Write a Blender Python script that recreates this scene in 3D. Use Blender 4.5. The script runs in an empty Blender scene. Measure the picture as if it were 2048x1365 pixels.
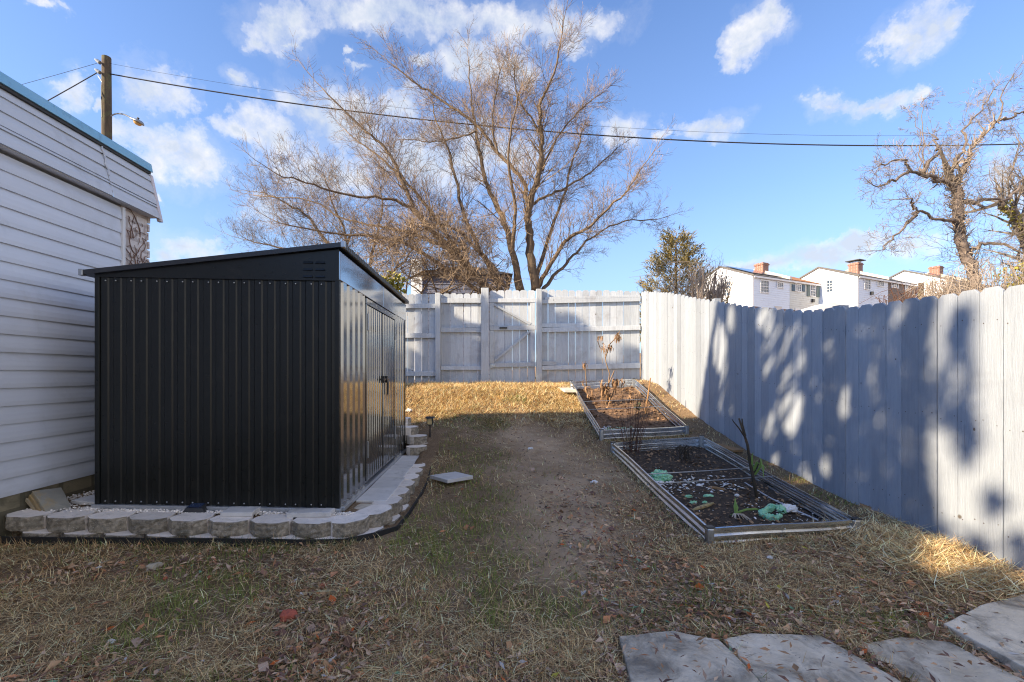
import bpy, bmesh, math, random
import numpy as np
from mathutils import Vector, Matrix, Quaternion, noise as mnoise

random.seed(7)
NP = np.random.default_rng(11)
scene = bpy.context.scene
COL = scene.collection
PI = math.pi
R = math.radians

# ------------------------------------------------------------------ survey: image point -> place at a known depth
EYE = 1.27
FX = 918.0
def P(px, py, Y):
    return Vector(((px - 977.0) * Y / FX, Y, EYE - (py - 746.0) * Y / FX))
def lerp(a, b, t): return a + (b - a) * t
def sstep(a, b, x):
    t = min(1.0, max(0.0, (x - a) / (b - a)))
    return t * t * (3 - 2 * t)

# ------------------------------------------------------------------ value noise
def _hash(ix, iy, seed):
    n = (ix.astype(np.int64) * 374761393 + iy.astype(np.int64) * 668265263 + seed * 974711) & 0x7fffffff
    n = ((n ^ (n >> 13)) * 1274126177) & 0x7fffffff
    return ((n ^ (n >> 16)) & 0xffff) / 65535.0
def vnoise(x, y, scale, seed=0):
    x = np.asarray(x, float) * scale + 1000; y = np.asarray(y, float) * scale + 1000
    ix = np.floor(x); iy = np.floor(y); fx = x - ix; fy = y - iy
    fx = fx * fx * (3 - 2 * fx); fy = fy * fy * (3 - 2 * fy)
    a = _hash(ix, iy, seed); b = _hash(ix + 1, iy, seed); c = _hash(ix, iy + 1, seed); d = _hash(ix + 1, iy + 1, seed)
    return (a * (1 - fx) + b * fx) * (1 - fy) + (c * (1 - fx) + d * fx) * fy
def fbm(x, y, scale, seed=0, o=3):
    s = 0; a = .5; t = 0
    for k in range(o):
        s = s + a * vnoise(x, y, scale * 2 ** k, seed + k * 17); t += a; a *= .5
    return s / t

# ------------------------------------------------------------------ mesh helper
class MB:
    def __init__(s): s.v = []; s.f = []; s.t = []; s.m = []
    def add(s, vs, fs, tint=.5, m=0):
        o = len(s.v); s.v.extend([tuple(p) for p in vs])
        for f in fs:
            s.f.append(tuple(i + o for i in f)); s.t.append(tint); s.m.append(m)
        return s
    def box(s, x0, x1, y0, y1, z0, z1, tint=.5, m=0, M=None):
        vs = [Vector(p) for p in ((x0,y0,z0),(x1,y0,z0),(x1,y1,z0),(x0,y1,z0),(x0,y0,z1),(x1,y0,z1),(x1,y1,z1),(x0,y1,z1))]
        if M is not None: vs = [M @ p for p in vs]
        return s.add(vs, [(0,3,2,1),(4,5,6,7),(0,1,5,4),(1,2,6,5),(2,3,7,6),(3,0,4,7)], tint, m)
    def prism(s, outline, n, tint=.5, m=0):
        """outline: list of Vectors in a plane; n: extrusion vector"""
        k = len(outline); vs = [Vector(p) for p in outline] + [Vector(p) + Vector(n) for p in outline]
        fs = [tuple(range(k))[::-1], tuple(range(k, 2 * k))]
        fs += [(i, (i + 1) % k, k + (i + 1) % k, k + i) for i in range(k)]
        return s.add(vs, fs, tint, m)
    def bar(s, a, b, w, h, up=(0,0,1), tint=.5, m=0):
        a = Vector(a); b = Vector(b); d = (b - a).normalized(); up = Vector(up)
        x = d.cross(up).normalized(); z = x.cross(d)
        o = [a + x * sx * w / 2 + z * sz * h / 2 for sx, sz in ((-1,-1),(1,-1),(1,1),(-1,1))]
        return s.prism(o, b - a, tint, m)
    def tube(s, pts, rad, n=6, tint=.5, m=0, cap=True):
        pts = [Vector(p) for p in pts]
        if not hasattr(rad, '__len__'): rad = [rad] * len(pts)
        o = len(s.v); k = len(pts)
        ref = None
        for i, p in enumerate(pts):
            d = (pts[min(i + 1, k - 1)] - pts[max(i - 1, 0)])
            if d.length < 1e-9: d = Vector((0, 0, 1))
            d.normalize()
            if ref is None:
                ref = d.orthogonal().normalized()
            x = ref - d * ref.dot(d)
            if x.length < 1e-6: x = d.orthogonal()
            x.normalize(); ref = x; y = d.cross(x)
            for j in range(n):
                a = 2 * PI * j / n
                s.v.append(tuple(p + (x * math.cos(a) + y * math.sin(a)) * rad[i]))
        for i in range(k - 1):
            for j in range(n):
                a = o + i * n + j; b = o + i * n + (j + 1) % n
                s.f.append((a, b, b + n, a + n)); s.t.append(tint); s.m.append(m)
        if cap:
            s.f.append(tuple(o + j for j in range(n))[::-1]); s.t.append(tint); s.m.append(m)
            s.f.append(tuple(o + (k - 1) * n + j for j in range(n))); s.t.append(tint); s.m.append(m)
        return s
    def blob(s, c, r, tint=.5, m=0, jit=.25, lv=1, rng=random):
        bm = bmesh.new(); bmesh.ops.create_icosphere(bm, subdivisions=lv, radius=1)
        vs = []
        for v in bm.verts:
            k = 1 + rng.uniform(-jit, jit)
            vs.append(Vector((v.co.x * r[0] * k + c[0], v.co.y * r[1] * k + c[1], v.co.z * r[2] * k + c[2])))
        fs = [tuple(v.index for v in f.verts) for f in bm.faces]
        bm.free(); return s.add(vs, fs, tint, m)
    def build(s, name, mats, parent=None, smooth=False, bevel=0, origin=None, solid=0, local=False):
        me = bpy.data.meshes.new(name)
        vs = s.v
        if parent is not None and not local:      # vertices are given in world space; parents only carry translations
            ox = oy = oz = 0; q = parent
            while q is not None: ox += q.location.x; oy += q.location.y; oz += q.location.z; q = q.parent
            vs = [(a - ox, b - oy, c - oz) for a, b, c in vs]
        if origin is not None:
            ox, oy, oz = origin; vs = [(a - ox, b - oy, c - oz) for a, b, c in vs]
        me.from_pydata(vs, [], s.f)
        if not isinstance(mats, (list, tuple)): mats = [mats]
        for m in mats: me.materials.append(m)
        if len(mats) > 1: me.polygons.foreach_set('material_index', s.m)
        at = me.attributes.new('tint', 'FLOAT', 'FACE'); at.data.foreach_set('value', np.array(s.t, np.float32))
        if smooth: me.polygons.foreach_set('use_smooth', [True] * len(s.f))
        me.update()
        ob = bpy.data.objects.new(name, me); COL.objects.link(ob)
        if parent is not None: ob.parent = parent
        if origin is not None: ob.location = origin
        if bevel:
            b = ob.modifiers.new('edge', 'BEVEL'); b.width = bevel; b.segments = 2; b.limit_method = 'ANGLE'; b.angle_limit = R(35)
        if solid:
            b = ob.modifiers.new('thick', 'SOLIDIFY'); b.thickness = solid; b.offset = 0
        return ob

def np_mesh(name, verts, loops, sizes, col=None, mats=None, parent=None):
    """verts (n,3); loops flat indices; sizes per polygon; col per polygon (k,3)"""
    me = bpy.data.meshes.new(name)
    me.vertices.add(len(verts)); me.vertices.foreach_set('co', np.asarray(verts, np.float32).ravel())
    me.loops.add(len(loops)); me.loops.foreach_set('vertex_index', np.asarray(loops, np.int32))
    me.polygons.add(len(sizes))
    starts = np.concatenate([[0], np.cumsum(sizes)[:-1]]).astype(np.int32)
    me.polygons.foreach_set('loop_start', starts)
    try: me.polygons.foreach_set('loop_total', np.asarray(sizes, np.int32))
    except Exception: pass
    me.update(calc_edges=True); me.validate()
    if col is not None:
        a = me.attributes.new('shade', 'FLOAT_COLOR', 'FACE')
        c4 = np.ones((len(sizes), 4), np.float32); c4[:, :3] = col
        a.data.foreach_set('color', c4.ravel())
    if mats: me.materials.append(mats)
    ob = bpy.data.objects.new(name, me); COL.objects.link(ob)
    if parent is not None: ob.parent = parent
    return ob

def tag(o, label=None, cat=None, group=None, kind=None):
    if label: o['label'] = label
    if cat: o['category'] = cat
    if group: o['group'] = group
    if kind: o['kind'] = kind
    return o
def thing(name, label, cat, loc=(0,0,0), rz=0, group=None):
    o = bpy.data.objects.new(name, None); COL.objects.link(o)
    o.location = loc; o.rotation_euler = (0, 0, rz); o.empty_display_size = .1
    return tag(o, label, cat, group)
def dup(o, loc=None, rz=None, label=None, parent=None):
    c = o.copy(); COL.objects.link(c)
    if parent is not None: c.parent = parent
    if loc is not None: c.location = loc
    if rz is not None: c.rotation_euler = (0, 0, rz)
    if label: c['label'] = label
    for ch in [x for x in COL.objects if x.parent == o]:
        dup(ch, parent=c)
    return c

# ------------------------------------------------------------------ materials
def nt(m):
    m.use_nodes = True; return m.node_tree
class NT:
    """small node-tree writer"""
    def __init__(s, tree): s.t = tree; s.n = tree.nodes; s.l = tree.links
    def node(s, typ, **kw):
        n = s.n.new(typ)
        for k, v in kw.items():
            if k == 'ins':
                for i, val in v.items():
                    if hasattr(val, 'is_linked') or isinstance(val, bpy.types.NodeSocket): s.l.new(val, n.inputs[i])
                    else: n.inputs[i].default_value = val
            else: setattr(n, k, v)
        return n
    def math(s, op, a, b=0.0, c=None, clamp=False):
        d = {0: a, 1: b}
        if c is not None: d[2] = c
        return s.node('ShaderNodeMath', operation=op, use_clamp=clamp, ins=d).outputs[0]
    def mix(s, f, a, b, blend='MIX'):
        n = s.n.new('ShaderNodeMix'); n.data_type = 'RGBA'; n.blend_type = blend
        for k, v in ((0, f), (6, a), (7, b)):
            if isinstance(v, bpy.types.NodeSocket): s.l.new(v, n.inputs[k])
            else: n.inputs[k].default_value = v if k == 0 else (tuple(v) + (1,) if len(v) == 3 else v)
        return n.outputs[2]
    def noise(s, vec, scale, detail=4, rough=.6, dist=0):
        n = s.node('ShaderNodeTexNoise', ins={'Scale': scale, 'Detail': detail, 'Roughness': rough, 'Distortion': dist})
        if vec is not None: s.l.new(vec, n.inputs['Vector'])
        return n.outputs['Fac']
    def ramp(s, f, stops):
        n = s.n.new('ShaderNodeValToRGB'); s.l.new(f, n.inputs[0])
        e = n.color_ramp.elements
        while len(e) < len(stops): e.new(.5)
        for k, (p, c) in enumerate(stops):
            e[k].position = p; e[k].color = (c, c, c, 1) if not hasattr(c, '__len__') else tuple(c) + (1,)
        return n.outputs[0]

MATS = {}
def pmat(name, c1, c2=None, scale=6, rough=.7, metal=0, bump=0, bscale=None, stretch=(1,1,1), tint=0, spec=.5, detail=5,
         spots=None, attr=False, coords='Object', dirt=None, sss=0, trans=0, rough2=None, rnd=0):
    """procedural surface: two colours mixed by noise, optional tint per face, bump, dark spots"""
    m = bpy.data.materials.new(name); T = NT(nt(m))
    bs = T.n['Principled BSDF']
    tc = T.node('ShaderNodeTexCoord')
    vec = tc.outputs[coords]
    if rnd:
        oi = T.node('ShaderNodeObjectInfo')
        off = T.node('ShaderNodeVectorMath', operation='SCALE', ins={0: (37.0, 91.0, 53.0)}); T.l.new(oi.outputs['Random'], off.inputs[3])
        vec = T.node('ShaderNodeVectorMath', operation='ADD', ins={0: vec, 1: off.outputs[0]}).outputs[0]
    mp = T.node('ShaderNodeMapping', ins={'Vector': vec, 'Scale': stretch}); v = mp.outputs[0]
    c2 = c2 or tuple(x * .75 for x in c1)
    f = T.noise(v, scale, detail, .62)
    f = T.ramp(f, [(.32, 0.0), (.68, 1.0)])
    col = T.mix(f, c1, c2)
    if attr:
        a = T.node('ShaderNodeAttribute', attribute_name='shade'); col = T.mix(.35, a.outputs['Color'], T.mix(1.0, a.outputs['Color'], T.mix(f, (1.3,1.3,1.3), (.6,.6,.6)), 'MULTIPLY'))
    if dirt:
        dc, ds, lo, hi = dirt
        g = T.noise(vec, ds, 6, .7, .6)
        col = T.mix(T.ramp(g, [(lo, 0.0), (hi, 1.0)]), col, dc)
    if spots:
        sc, rad, colr = spots
        vo = T.node('ShaderNodeTexVoronoi', ins={'Scale': sc}); T.l.new(vec, vo.inputs['Vector'])
        col = T.mix(T.ramp(vo.outputs['Distance'], [(rad * .5, 1.0), (rad, 0.0)]), col, colr)
    if tint:
        a = T.node('ShaderNodeAttribute', attribute_name='tint')
        k = T.node('ShaderNodeMapRange', ins={0: a.outputs['Fac'], 3: 1 - tint, 4: 1 + tint}).outputs[0]
        col = T.mix(1.0, col, T.node('ShaderNodeCombineXYZ', ins={0: k, 1: k, 2: k}).outputs[0], 'MULTIPLY')
    if rnd:
        k = T.node('ShaderNodeMapRange', ins={0: oi.outputs['Random'], 3: 1 - rnd, 4: 1 + rnd}).outputs[0]
        col = T.mix(1.0, col, T.node('ShaderNodeCombineXYZ', ins={0: k, 1: k, 2: k}).outputs[0], 'MULTIPLY')
    T.l.new(col, bs.inputs['Base Color'])
    if rough2 is not None:
        rr = T.node('ShaderNodeMapRange', ins={0: f, 3: rough, 4: rough2}).outputs[0]; T.l.new(rr, bs.inputs['Roughness'])
    else: bs.inputs['Roughness'].default_value = rough
    bs.inputs['Metallic'].default_value = metal
    bs.inputs['Specular IOR Level'].default_value = spec
    if trans:
        bs.inputs['Transmission Weight'].default_value = trans
    if sss:
        bs.inputs['Subsurface Weight'].default_value = sss; bs.inputs['Subsurface Radius'].default_value = (.02, .03, .02)
    if bump:
        nz = T.noise(v, bscale or scale * 3, 6, .65)
        b = T.node('ShaderNodeBump', ins={'Strength': bump, 'Distance': .01, 'Height': nz}); T.l.new(b.outputs[0], bs.inputs['Normal'])
    MATS[name] = m
    return m

def brick_mat(name, c1, c2, mortar, bw=.21, bh=.072, rough=.85, coords='Object', axis='X', dirt=None, msize=.012):
    m = bpy.data.materials.new(name); T = NT(nt(m)); bs = T.n['Principled BSDF']
    tc = T.node('ShaderNodeTexCoord'); sep = T.node('ShaderNodeSeparateXYZ', ins={0: tc.outputs[coords]})
    h = T.math('ADD', sep.outputs[0], sep.outputs[1])
    vec = T.node('ShaderNodeCombineXYZ', ins={0: h, 1: sep.outputs[2], 2: 0.0}).outputs[0]
    b = T.node('ShaderNodeTexBrick', ins={'Vector': vec, 'Color1': c1 + (1,), 'Color2': c2 + (1,), 'Mortar': mortar + (1,), 'Scale': 1.0,
                                         'Mortar Size': msize, 'Brick Width': bw, 'Row Height': bh, 'Bias': 0.0})
    col = b.outputs['Color']
    n = T.noise(tc.outputs[coords], 25, 5, .7)
    col = T.mix(T.math('MULTIPLY', n, .5), col, T.mix(1.0, col, (.45,.42,.4), 'MULTIPLY'))
    if dirt:
        dc, ds, lo, hi = dirt
        g = T.noise(tc.outputs[coords], ds, 6, .7, .6)
        col = T.mix(T.ramp(g, [(lo, 0.0), (hi, 1.0)]), col, dc)
    T.l.new(col, bs.inputs['Base Color']); bs.inputs['Roughness'].default_value = rough
    hh = T.math('ADD', T.math('MULTIPLY', b.outputs['Fac'], -1.0), T.math('MULTIPLY', n, .5))
    bp = T.node('ShaderNodeBump', ins={'Strength': .7, 'Distance': .01, 'Height': hh}); T.l.new(bp.outputs[0], bs.inputs['Normal'])
    return m

M = {}
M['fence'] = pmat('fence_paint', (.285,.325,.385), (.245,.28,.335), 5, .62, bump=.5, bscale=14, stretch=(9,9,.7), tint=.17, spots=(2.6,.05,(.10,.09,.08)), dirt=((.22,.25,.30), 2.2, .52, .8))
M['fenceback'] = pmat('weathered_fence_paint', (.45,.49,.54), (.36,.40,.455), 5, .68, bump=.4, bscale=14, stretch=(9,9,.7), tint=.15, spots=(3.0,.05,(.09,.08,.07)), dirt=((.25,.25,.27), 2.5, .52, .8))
M['siding'] = pmat('vinyl_siding', (.66,.69,.76), (.61,.64,.71), 2.0, .42, bump=.05, bscale=60, stretch=(1,.25,6), dirt=((.47,.48,.50), 1.6, .50, .85))
M['band'] = pmat('metal_siding_band', (.58,.61,.66), (.52,.55,.60), 2.0, .45, bump=.04, bscale=50, stretch=(1,.3,5), dirt=((.36,.36,.36), 2.0, .55, .85))
M['trim'] = pmat('trim_white', (.76,.76,.77), (.70,.70,.71), 5, .5)
M['pinktrim'] = pmat('corner_trim', (.66,.60,.62), (.58,.53,.55), 5, .5)
M['bluedrip'] = pmat('blue_drip_edge', (.20,.46,.62), (.28,.52,.66), 3, .38, stretch=(1,.4,3), metal=.25, dirt=((.12,.2,.26), 5, .55, .8))
M['roofing'] = pmat('roofing', (.08,.08,.085), (.05,.05,.05), 8, .9)
M['found'] = brick_mat('old_painted_foundation', (.36,.31,.20), (.24,.20,.13), (.17,.15,.10), .3, .14, dirt=((.08,.075,.05), 3.5, .45, .7), msize=.02)
M['pier'] = brick_mat('painted_pier_brick', (.86,.80,.77), (.76,.69,.66), (.60,.53,.50), .22, .085, dirt=((.46,.34,.29), 11, .53, .74))
M['vine'] = pmat('dry_vine', (.16,.085,.06), (.26,.17,.13), 20, .9)
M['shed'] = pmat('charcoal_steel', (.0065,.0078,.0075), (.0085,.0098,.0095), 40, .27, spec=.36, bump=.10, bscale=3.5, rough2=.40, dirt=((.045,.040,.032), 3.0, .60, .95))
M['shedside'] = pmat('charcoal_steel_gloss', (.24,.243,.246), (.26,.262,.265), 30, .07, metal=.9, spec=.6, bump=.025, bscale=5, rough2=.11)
M['fascia'] = pmat('graphite_fascia', (.34,.36,.39), (.38,.40,.43), 10, .09, metal=1, spec=.75, bump=.03, bscale=3)
M['shedroof'] = pmat('shed_roof_steel', (.02,.022,.027), (.026,.028,.034), 20, .34, spec=.5)
M['galv'] = pmat('galvanised_steel', (.46,.48,.50), (.36,.38,.41), 9, .36, metal=.85, bump=.05, bscale=40, dirt=((.26,.25,.23), 6, .55, .8))
M['bedmetal'] = pmat('corrugated_galvanised', (.80,.82,.84), (.60,.62,.64), 7, .24, metal=1, bump=.05, bscale=50, dirt=((.34,.32,.28), 5, .55, .82))
M['screw'] = pmat('screw_head', (.6,.6,.6), (.5,.5,.5), 40, .3, metal=.8)
M['black'] = pmat('black_plastic', (.02,.02,.022), (.03,.03,.03), 20, .45)
M['rubber'] = pmat('black_edging', (.008,.008,.009), (.014,.014,.014), 20, .7)
M['blocktop'] = pmat('block_top_concrete', (.84,.76,.68), (.72,.65,.58), 14, .92, bump=.3, bscale=90, spots=(38,.12,(.22,.21,.20)), dirt=((.38,.35,.31), 7, .55, .8), rnd=.1)
M['blockface'] = pmat('split_block_face', (.40,.345,.27), (.13,.112,.085), 30, .95, bump=1.0, bscale=45, spots=(60,.18,(.40,.38,.34)), dirt=((.10,.095,.07), 8, .5, .75), rnd=.12)
M['paver'] = pmat('concrete_paver', (.60,.58,.56), (.50,.485,.465), 10, .9, bump=.15, bscale=70, dirt=((.24,.23,.21), 4, .55, .8), rnd=.08)
M['flag'] = pmat('flagstone_slab', (.72,.63,.50), (.52,.45,.35), 7, .88, bump=.9, bscale=30, spots=(26,.1,(.13,.13,.13)), dirt=((.22,.19,.15), 4.2, .46, .66), rnd=.10)
M['slate'] = pmat('leaning_slate', (.33,.31,.25), (.22,.21,.18), 5, .85, bump=.5, bscale=18, dirt=((.38,.26,.10), 4, .56, .7), rnd=.2)
M['nail'] = pmat('nail_and_knot', (.075,.065,.062), (.12,.11,.115), 60, .8)
M['dimroof'] = pmat('dim_slate_roof', (.055,.062,.085), (.04,.045,.06), 9, .95)
M['rustslate'] = pmat('rusty_slate', (.40,.27,.11), (.26,.20,.12), 6, .85, bump=.5, bscale=18)
M['tanslate'] = pmat('tan_slate', (.42,.34,.22), (.32,.26,.17), 6, .85, bump=.5, bscale=18)
M['bark'] = pmat('bark', (.185,.135,.09), (.095,.072,.054), 9, .95, bump=.8, bscale=20, stretch=(1,1,.4))
M['twig'] = pmat('twigs', (.28,.205,.14), (.135,.10,.07), 2, .9, tint=.35)
M['twiggrey'] = pmat('twigs_grey', (.245,.205,.165), (.125,.102,.085), 2, .9, tint=.35)
M['ivybark'] = pmat('ivy_bark', (.21,.17,.15), (.10,.08,.07), 12, .95, bump=1, bscale=22)
M['vinetan'] = pmat('tan_vine', (.36,.30,.245), (.20,.16,.13), 3, .9, tint=.35)
M['brickred'] = brick_mat('red_brick', (.36,.11,.065), (.27,.085,.055), (.40,.36,.32), .21, .075)
M['brickbrown'] = brick_mat('brown_brick', (.24,.17,.14), (.19,.13,.11), (.30,.28,.26), .21, .075)
M['housewhite'] = pmat('house_white_siding', (.74,.80,.90), (.70,.76,.86), 1, .6)
M['housegrey'] = pmat('house_grey_siding', (.60,.62,.66), (.56,.56,.57), 1, .6)
M['housecream'] = pmat('house_cream_siding', (.66,.67,.63), (.60,.61,.57), 1, .6)
M['shingle'] = pmat('grey_shingle', (.15,.14,.135), (.10,.095,.09), 9, .95)
M['shinglebrown'] = pmat('brown_shingle', (.36,.17,.07), (.28,.13,.06), 5, .95)
M['solar'] = pmat('solar_panel', (.02,.035,.075), (.03,.045,.09), 2, .12, spec=.8)
M['parapet'] = pmat('parapet_stucco', (.74,.70,.66), (.58,.50,.42), 3, .85)
M['glass'] = pmat('window_glass', (.035,.06,.10), (.05,.08,.13), 1, .06, spec=.9)
M['shutter'] = pmat('shutter_green', (.10,.14,.14), (.08,.12,.12), 3, .6)
M['shutterblue'] = pmat('shutter_blue', (.045,.10,.16), (.04,.09,.14), 3, .6)
M['frame'] = pmat('window_frame', (.78,.78,.78), (.72,.72,.72), 3, .5)
M['purple'] = pmat('grey_clapboard', (.13,.15,.235), (.11,.13,.20), 2, .6)
M['pole'] = pmat('utility_pole_wood', (.115,.085,.06), (.06,.05,.035), 6, .95, bump=.7, bscale=20, stretch=(3,3,.3), dirt=((.12,.13,.06), 2, .5, .7))
M['lampmetal'] = pmat('lamp_metal', (.30,.32,.34), (.24,.26,.28), 8, .4, metal=.7)
M['lens'] = pmat('amber_lens', (.62,.42,.17), (.52,.34,.13), 6, .25)
M['amberglass'] = pmat('lantern_glass', (.62,.50,.26), (.55,.42,.2), 6, .2)
M['wire'] = pmat('cable', (.02,.02,.025), (.03,.03,.03), 6, .6)
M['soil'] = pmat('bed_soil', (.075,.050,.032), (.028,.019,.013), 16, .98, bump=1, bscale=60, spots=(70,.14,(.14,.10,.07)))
M['soillit'] = pmat('sunlit_bed_soil', (.19,.11,.062), (.085,.052,.033), 18, .98, bump=1, bscale=60, spots=(55,.16,(.30,.19,.11)))  # lighter copy of the bed soil, sunlight put into its colour
M['shell'] = pmat('eggshell', (.74,.72,.69), (.66,.62,.58), 30, .6)
M['bag'] = pmat('green_plastic_film', (.21,.50,.29), (.36,.64,.42), 14, .22, spec=.6, sss=.4)
M['deadleaf'] = pmat('dead_leaf', (.31,.19,.10), (.19,.11,.06), 30, .9, tint=.3)
M['stem'] = pmat('dead_stem', (.26,.17,.10), (.15,.10,.06), 20, .9)
M['redtwig'] = pmat('red_brown_twig', (.12,.06,.04), (.075,.04,.03), 20, .9)
M['darkstem'] = pmat('dark_stem', (.06,.045,.03), (.03,.025,.018), 16, .9, bump=.6)
M['leek'] = pmat('leek_green', (.10,.22,.05), (.20,.30,.08), 20, .6)
M['root'] = pmat('pale_root', (.58,.50,.40), (.42,.34,.26), 30, .8)
M['cob'] = pmat('corn_cob', (.42,.34,.17), (.28,.21,.10), 40, .85, bump=.8, bscale=80)
M['stick'] = pmat('orange_stick', (.34,.19,.08), (.25,.14,.06), 20, .8)
M['stake'] = pmat('pale_stake', (.50,.50,.52), (.42,.42,.44), 20, .6)
M['board'] = pmat('pale_board', (.58,.54,.48), (.48,.44,.39), 12, .8, bump=.2)
M['paper'] = pmat('paper_scrap', (.78,.77,.76), (.70,.69,.68), 20, .8)
M['brickbit'] = pmat('brick_fragment', (.42,.10,.06), (.32,.08,.05), 20, .9, bump=.7)
M['rock'] = pmat('tan_rock', (.46,.40,.30), (.34,.29,.22), 20, .95, bump=.8)
M['gravel'] = pmat('pea_gravel', (.82,.76,.69), (.62,.56,.50), 30, .85, tint=.35)
M['edgestrip'] = pmat('aluminium_rail', (.50,.52,.55), (.42,.44,.47), 12, .3, metal=.7)
M['lettuce'] = pmat('lettuce', (.30,.45,.26), (.48,.58,.40), 12, .6)
M['gold'] = pmat('golden_conifer', (.26,.195,.065), (.085,.085,.035), 1.2, .8, tint=.4)
M['ivyleaf'] = pmat('ivy_leaf', (.36,.32,.04), (.16,.15,.03), 3, .6, tint=.4)
M['tealeaf'] = pmat('evergreen_leaf', (.05,.08,.03), (.03,.05,.02), 3, .6, tint=.3)
M['grass'] = pmat('grass_blades', (.5,.5,.5), (.3,.3,.3), 3, .85, attr=True, spec=.2)
M['brickhouse'] = brick_mat('house_brick', (.30,.12,.08), (.23,.095,.065), (.34,.31,.28), .21, .075)

def ground_mat():
    m = bpy.data.materials.new('yard_soil'); T = NT(nt(m)); bs = T.n['Principled BSDF']
    tc = T.node('ShaderNodeTexCoord'); v = tc.outputs['Object']
    big = T.noise(v, 1.1, 5, .6); mid = T.noise(v, 7, 6, .7); fine = T.noise(v, 55, 6, .75)
    ba = T.node('ShaderNodeAttribute', attribute_name='bare')
    soil = T.mix(T.ramp(mid, [(.3, 0.0), (.7, 1.0)]), (.125,.078,.042), (.23,.15,.085))
    bare = T.mix(T.ramp(mid, [(.3, 0.0), (.7, 1.0)]), (.40,.27,.16), (.60,.44,.29))
    soil = T.mix(ba.outputs['Fac'], soil, bare)
    soil = T.mix(T.ramp(fine, [(.42, 0.0), (.72, 1.0)]), soil, (.42,.31,.20))
    soil = T.mix(T.ramp(fine, [(.22, 1.0), (.38, 0.0)]), soil, (.06,.038,.022))
    dark = T.ramp(big, [(.38, 0.0), (.62, .55)])
    soil = T.mix(T.math('MULTIPLY', dark, .8), soil, (.11,.07,.04))
    vo = T.node('ShaderNodeTexVoronoi', ins={'Scale': 42.0}); T.l.new(v, vo.inputs['Vector'])
    soil = T.mix(T.ramp(vo.outputs['Distance'], [(.07, 1.0), (.12, 0.0)]), soil, (.30,.25,.20))
    T.l.new(soil, bs.inputs['Base Color']); bs.inputs['Roughness'].default_value = .97; bs.inputs['Specular IOR Level'].default_value = .15
    h = T.math('ADD', T.math('MULTIPLY', mid, .6), T.math('MULTIPLY', fine, .5))
    b = T.node('ShaderNodeBump', ins={'Strength': .9, 'Distance': .02, 'Height': h}); T.l.new(b.outputs[0], bs.inputs['Normal'])
    return m
M['ground'] = ground_mat()

# ------------------------------------------------------------------ sun, sky
SUN = Vector((-1.0, -.42, .55)).normalized()
EL = math.asin(SUN.z)
ld = bpy.data.lights.new('sun', 'SUN'); ld.energy = 4.5; ld.angle = R(.55); ld.color = (1.0, .80, .545)
lo = bpy.data.objects.new('sun', ld); COL.objects.link(lo); lo.rotation_euler = SUN.to_track_quat('Z', 'Y').to_euler(); lo.location = (-20, -5, 20)

CLOUDS = [(560,40,75,48),(690,22,130,45),(840,38,160,55),(1000,40,150,45),(1130,58,95,42),(590,72,18,10),(530,75,30,26),
 (620,215,70,32),(560,272,95,42),(700,235,120,62),(800,215,60,40),(480,265,60,25),(650,340,140,45),(570,330,50,24),(850,320,190,65),(1000,310,110,55),(530,420,70,38),
 (125,175,58,46),(310,182,58,44),(200,215,22,16),(300,285,50,36),(345,315,85,50),(385,345,70,26),(480,168,34,24),(712,132,22,9),(705,108,14,10),
 (960,135,95,52),(850,130,32,16),(1022,120,42,38),(1510,55,54,54),(1488,92,42,32),(1540,22,34,34),(1838,48,75,46),(1790,82,44,26),(1900,22,44,32),
 (1650,216,46,21),(1730,211,62,19),(1785,201,42,21),(1830,190,28,13),(1435,256,58,27),(1250,266,42,30),(1330,268,28,13),
 (370,492,95,30),(320,512,60,20),(1620,503,130,22),(1700,482,64,15),(1500,525,120,13),(1820,482,54,22),(2030,350,44,44),(345,407,16,6),(80,10,30,12)]
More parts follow.
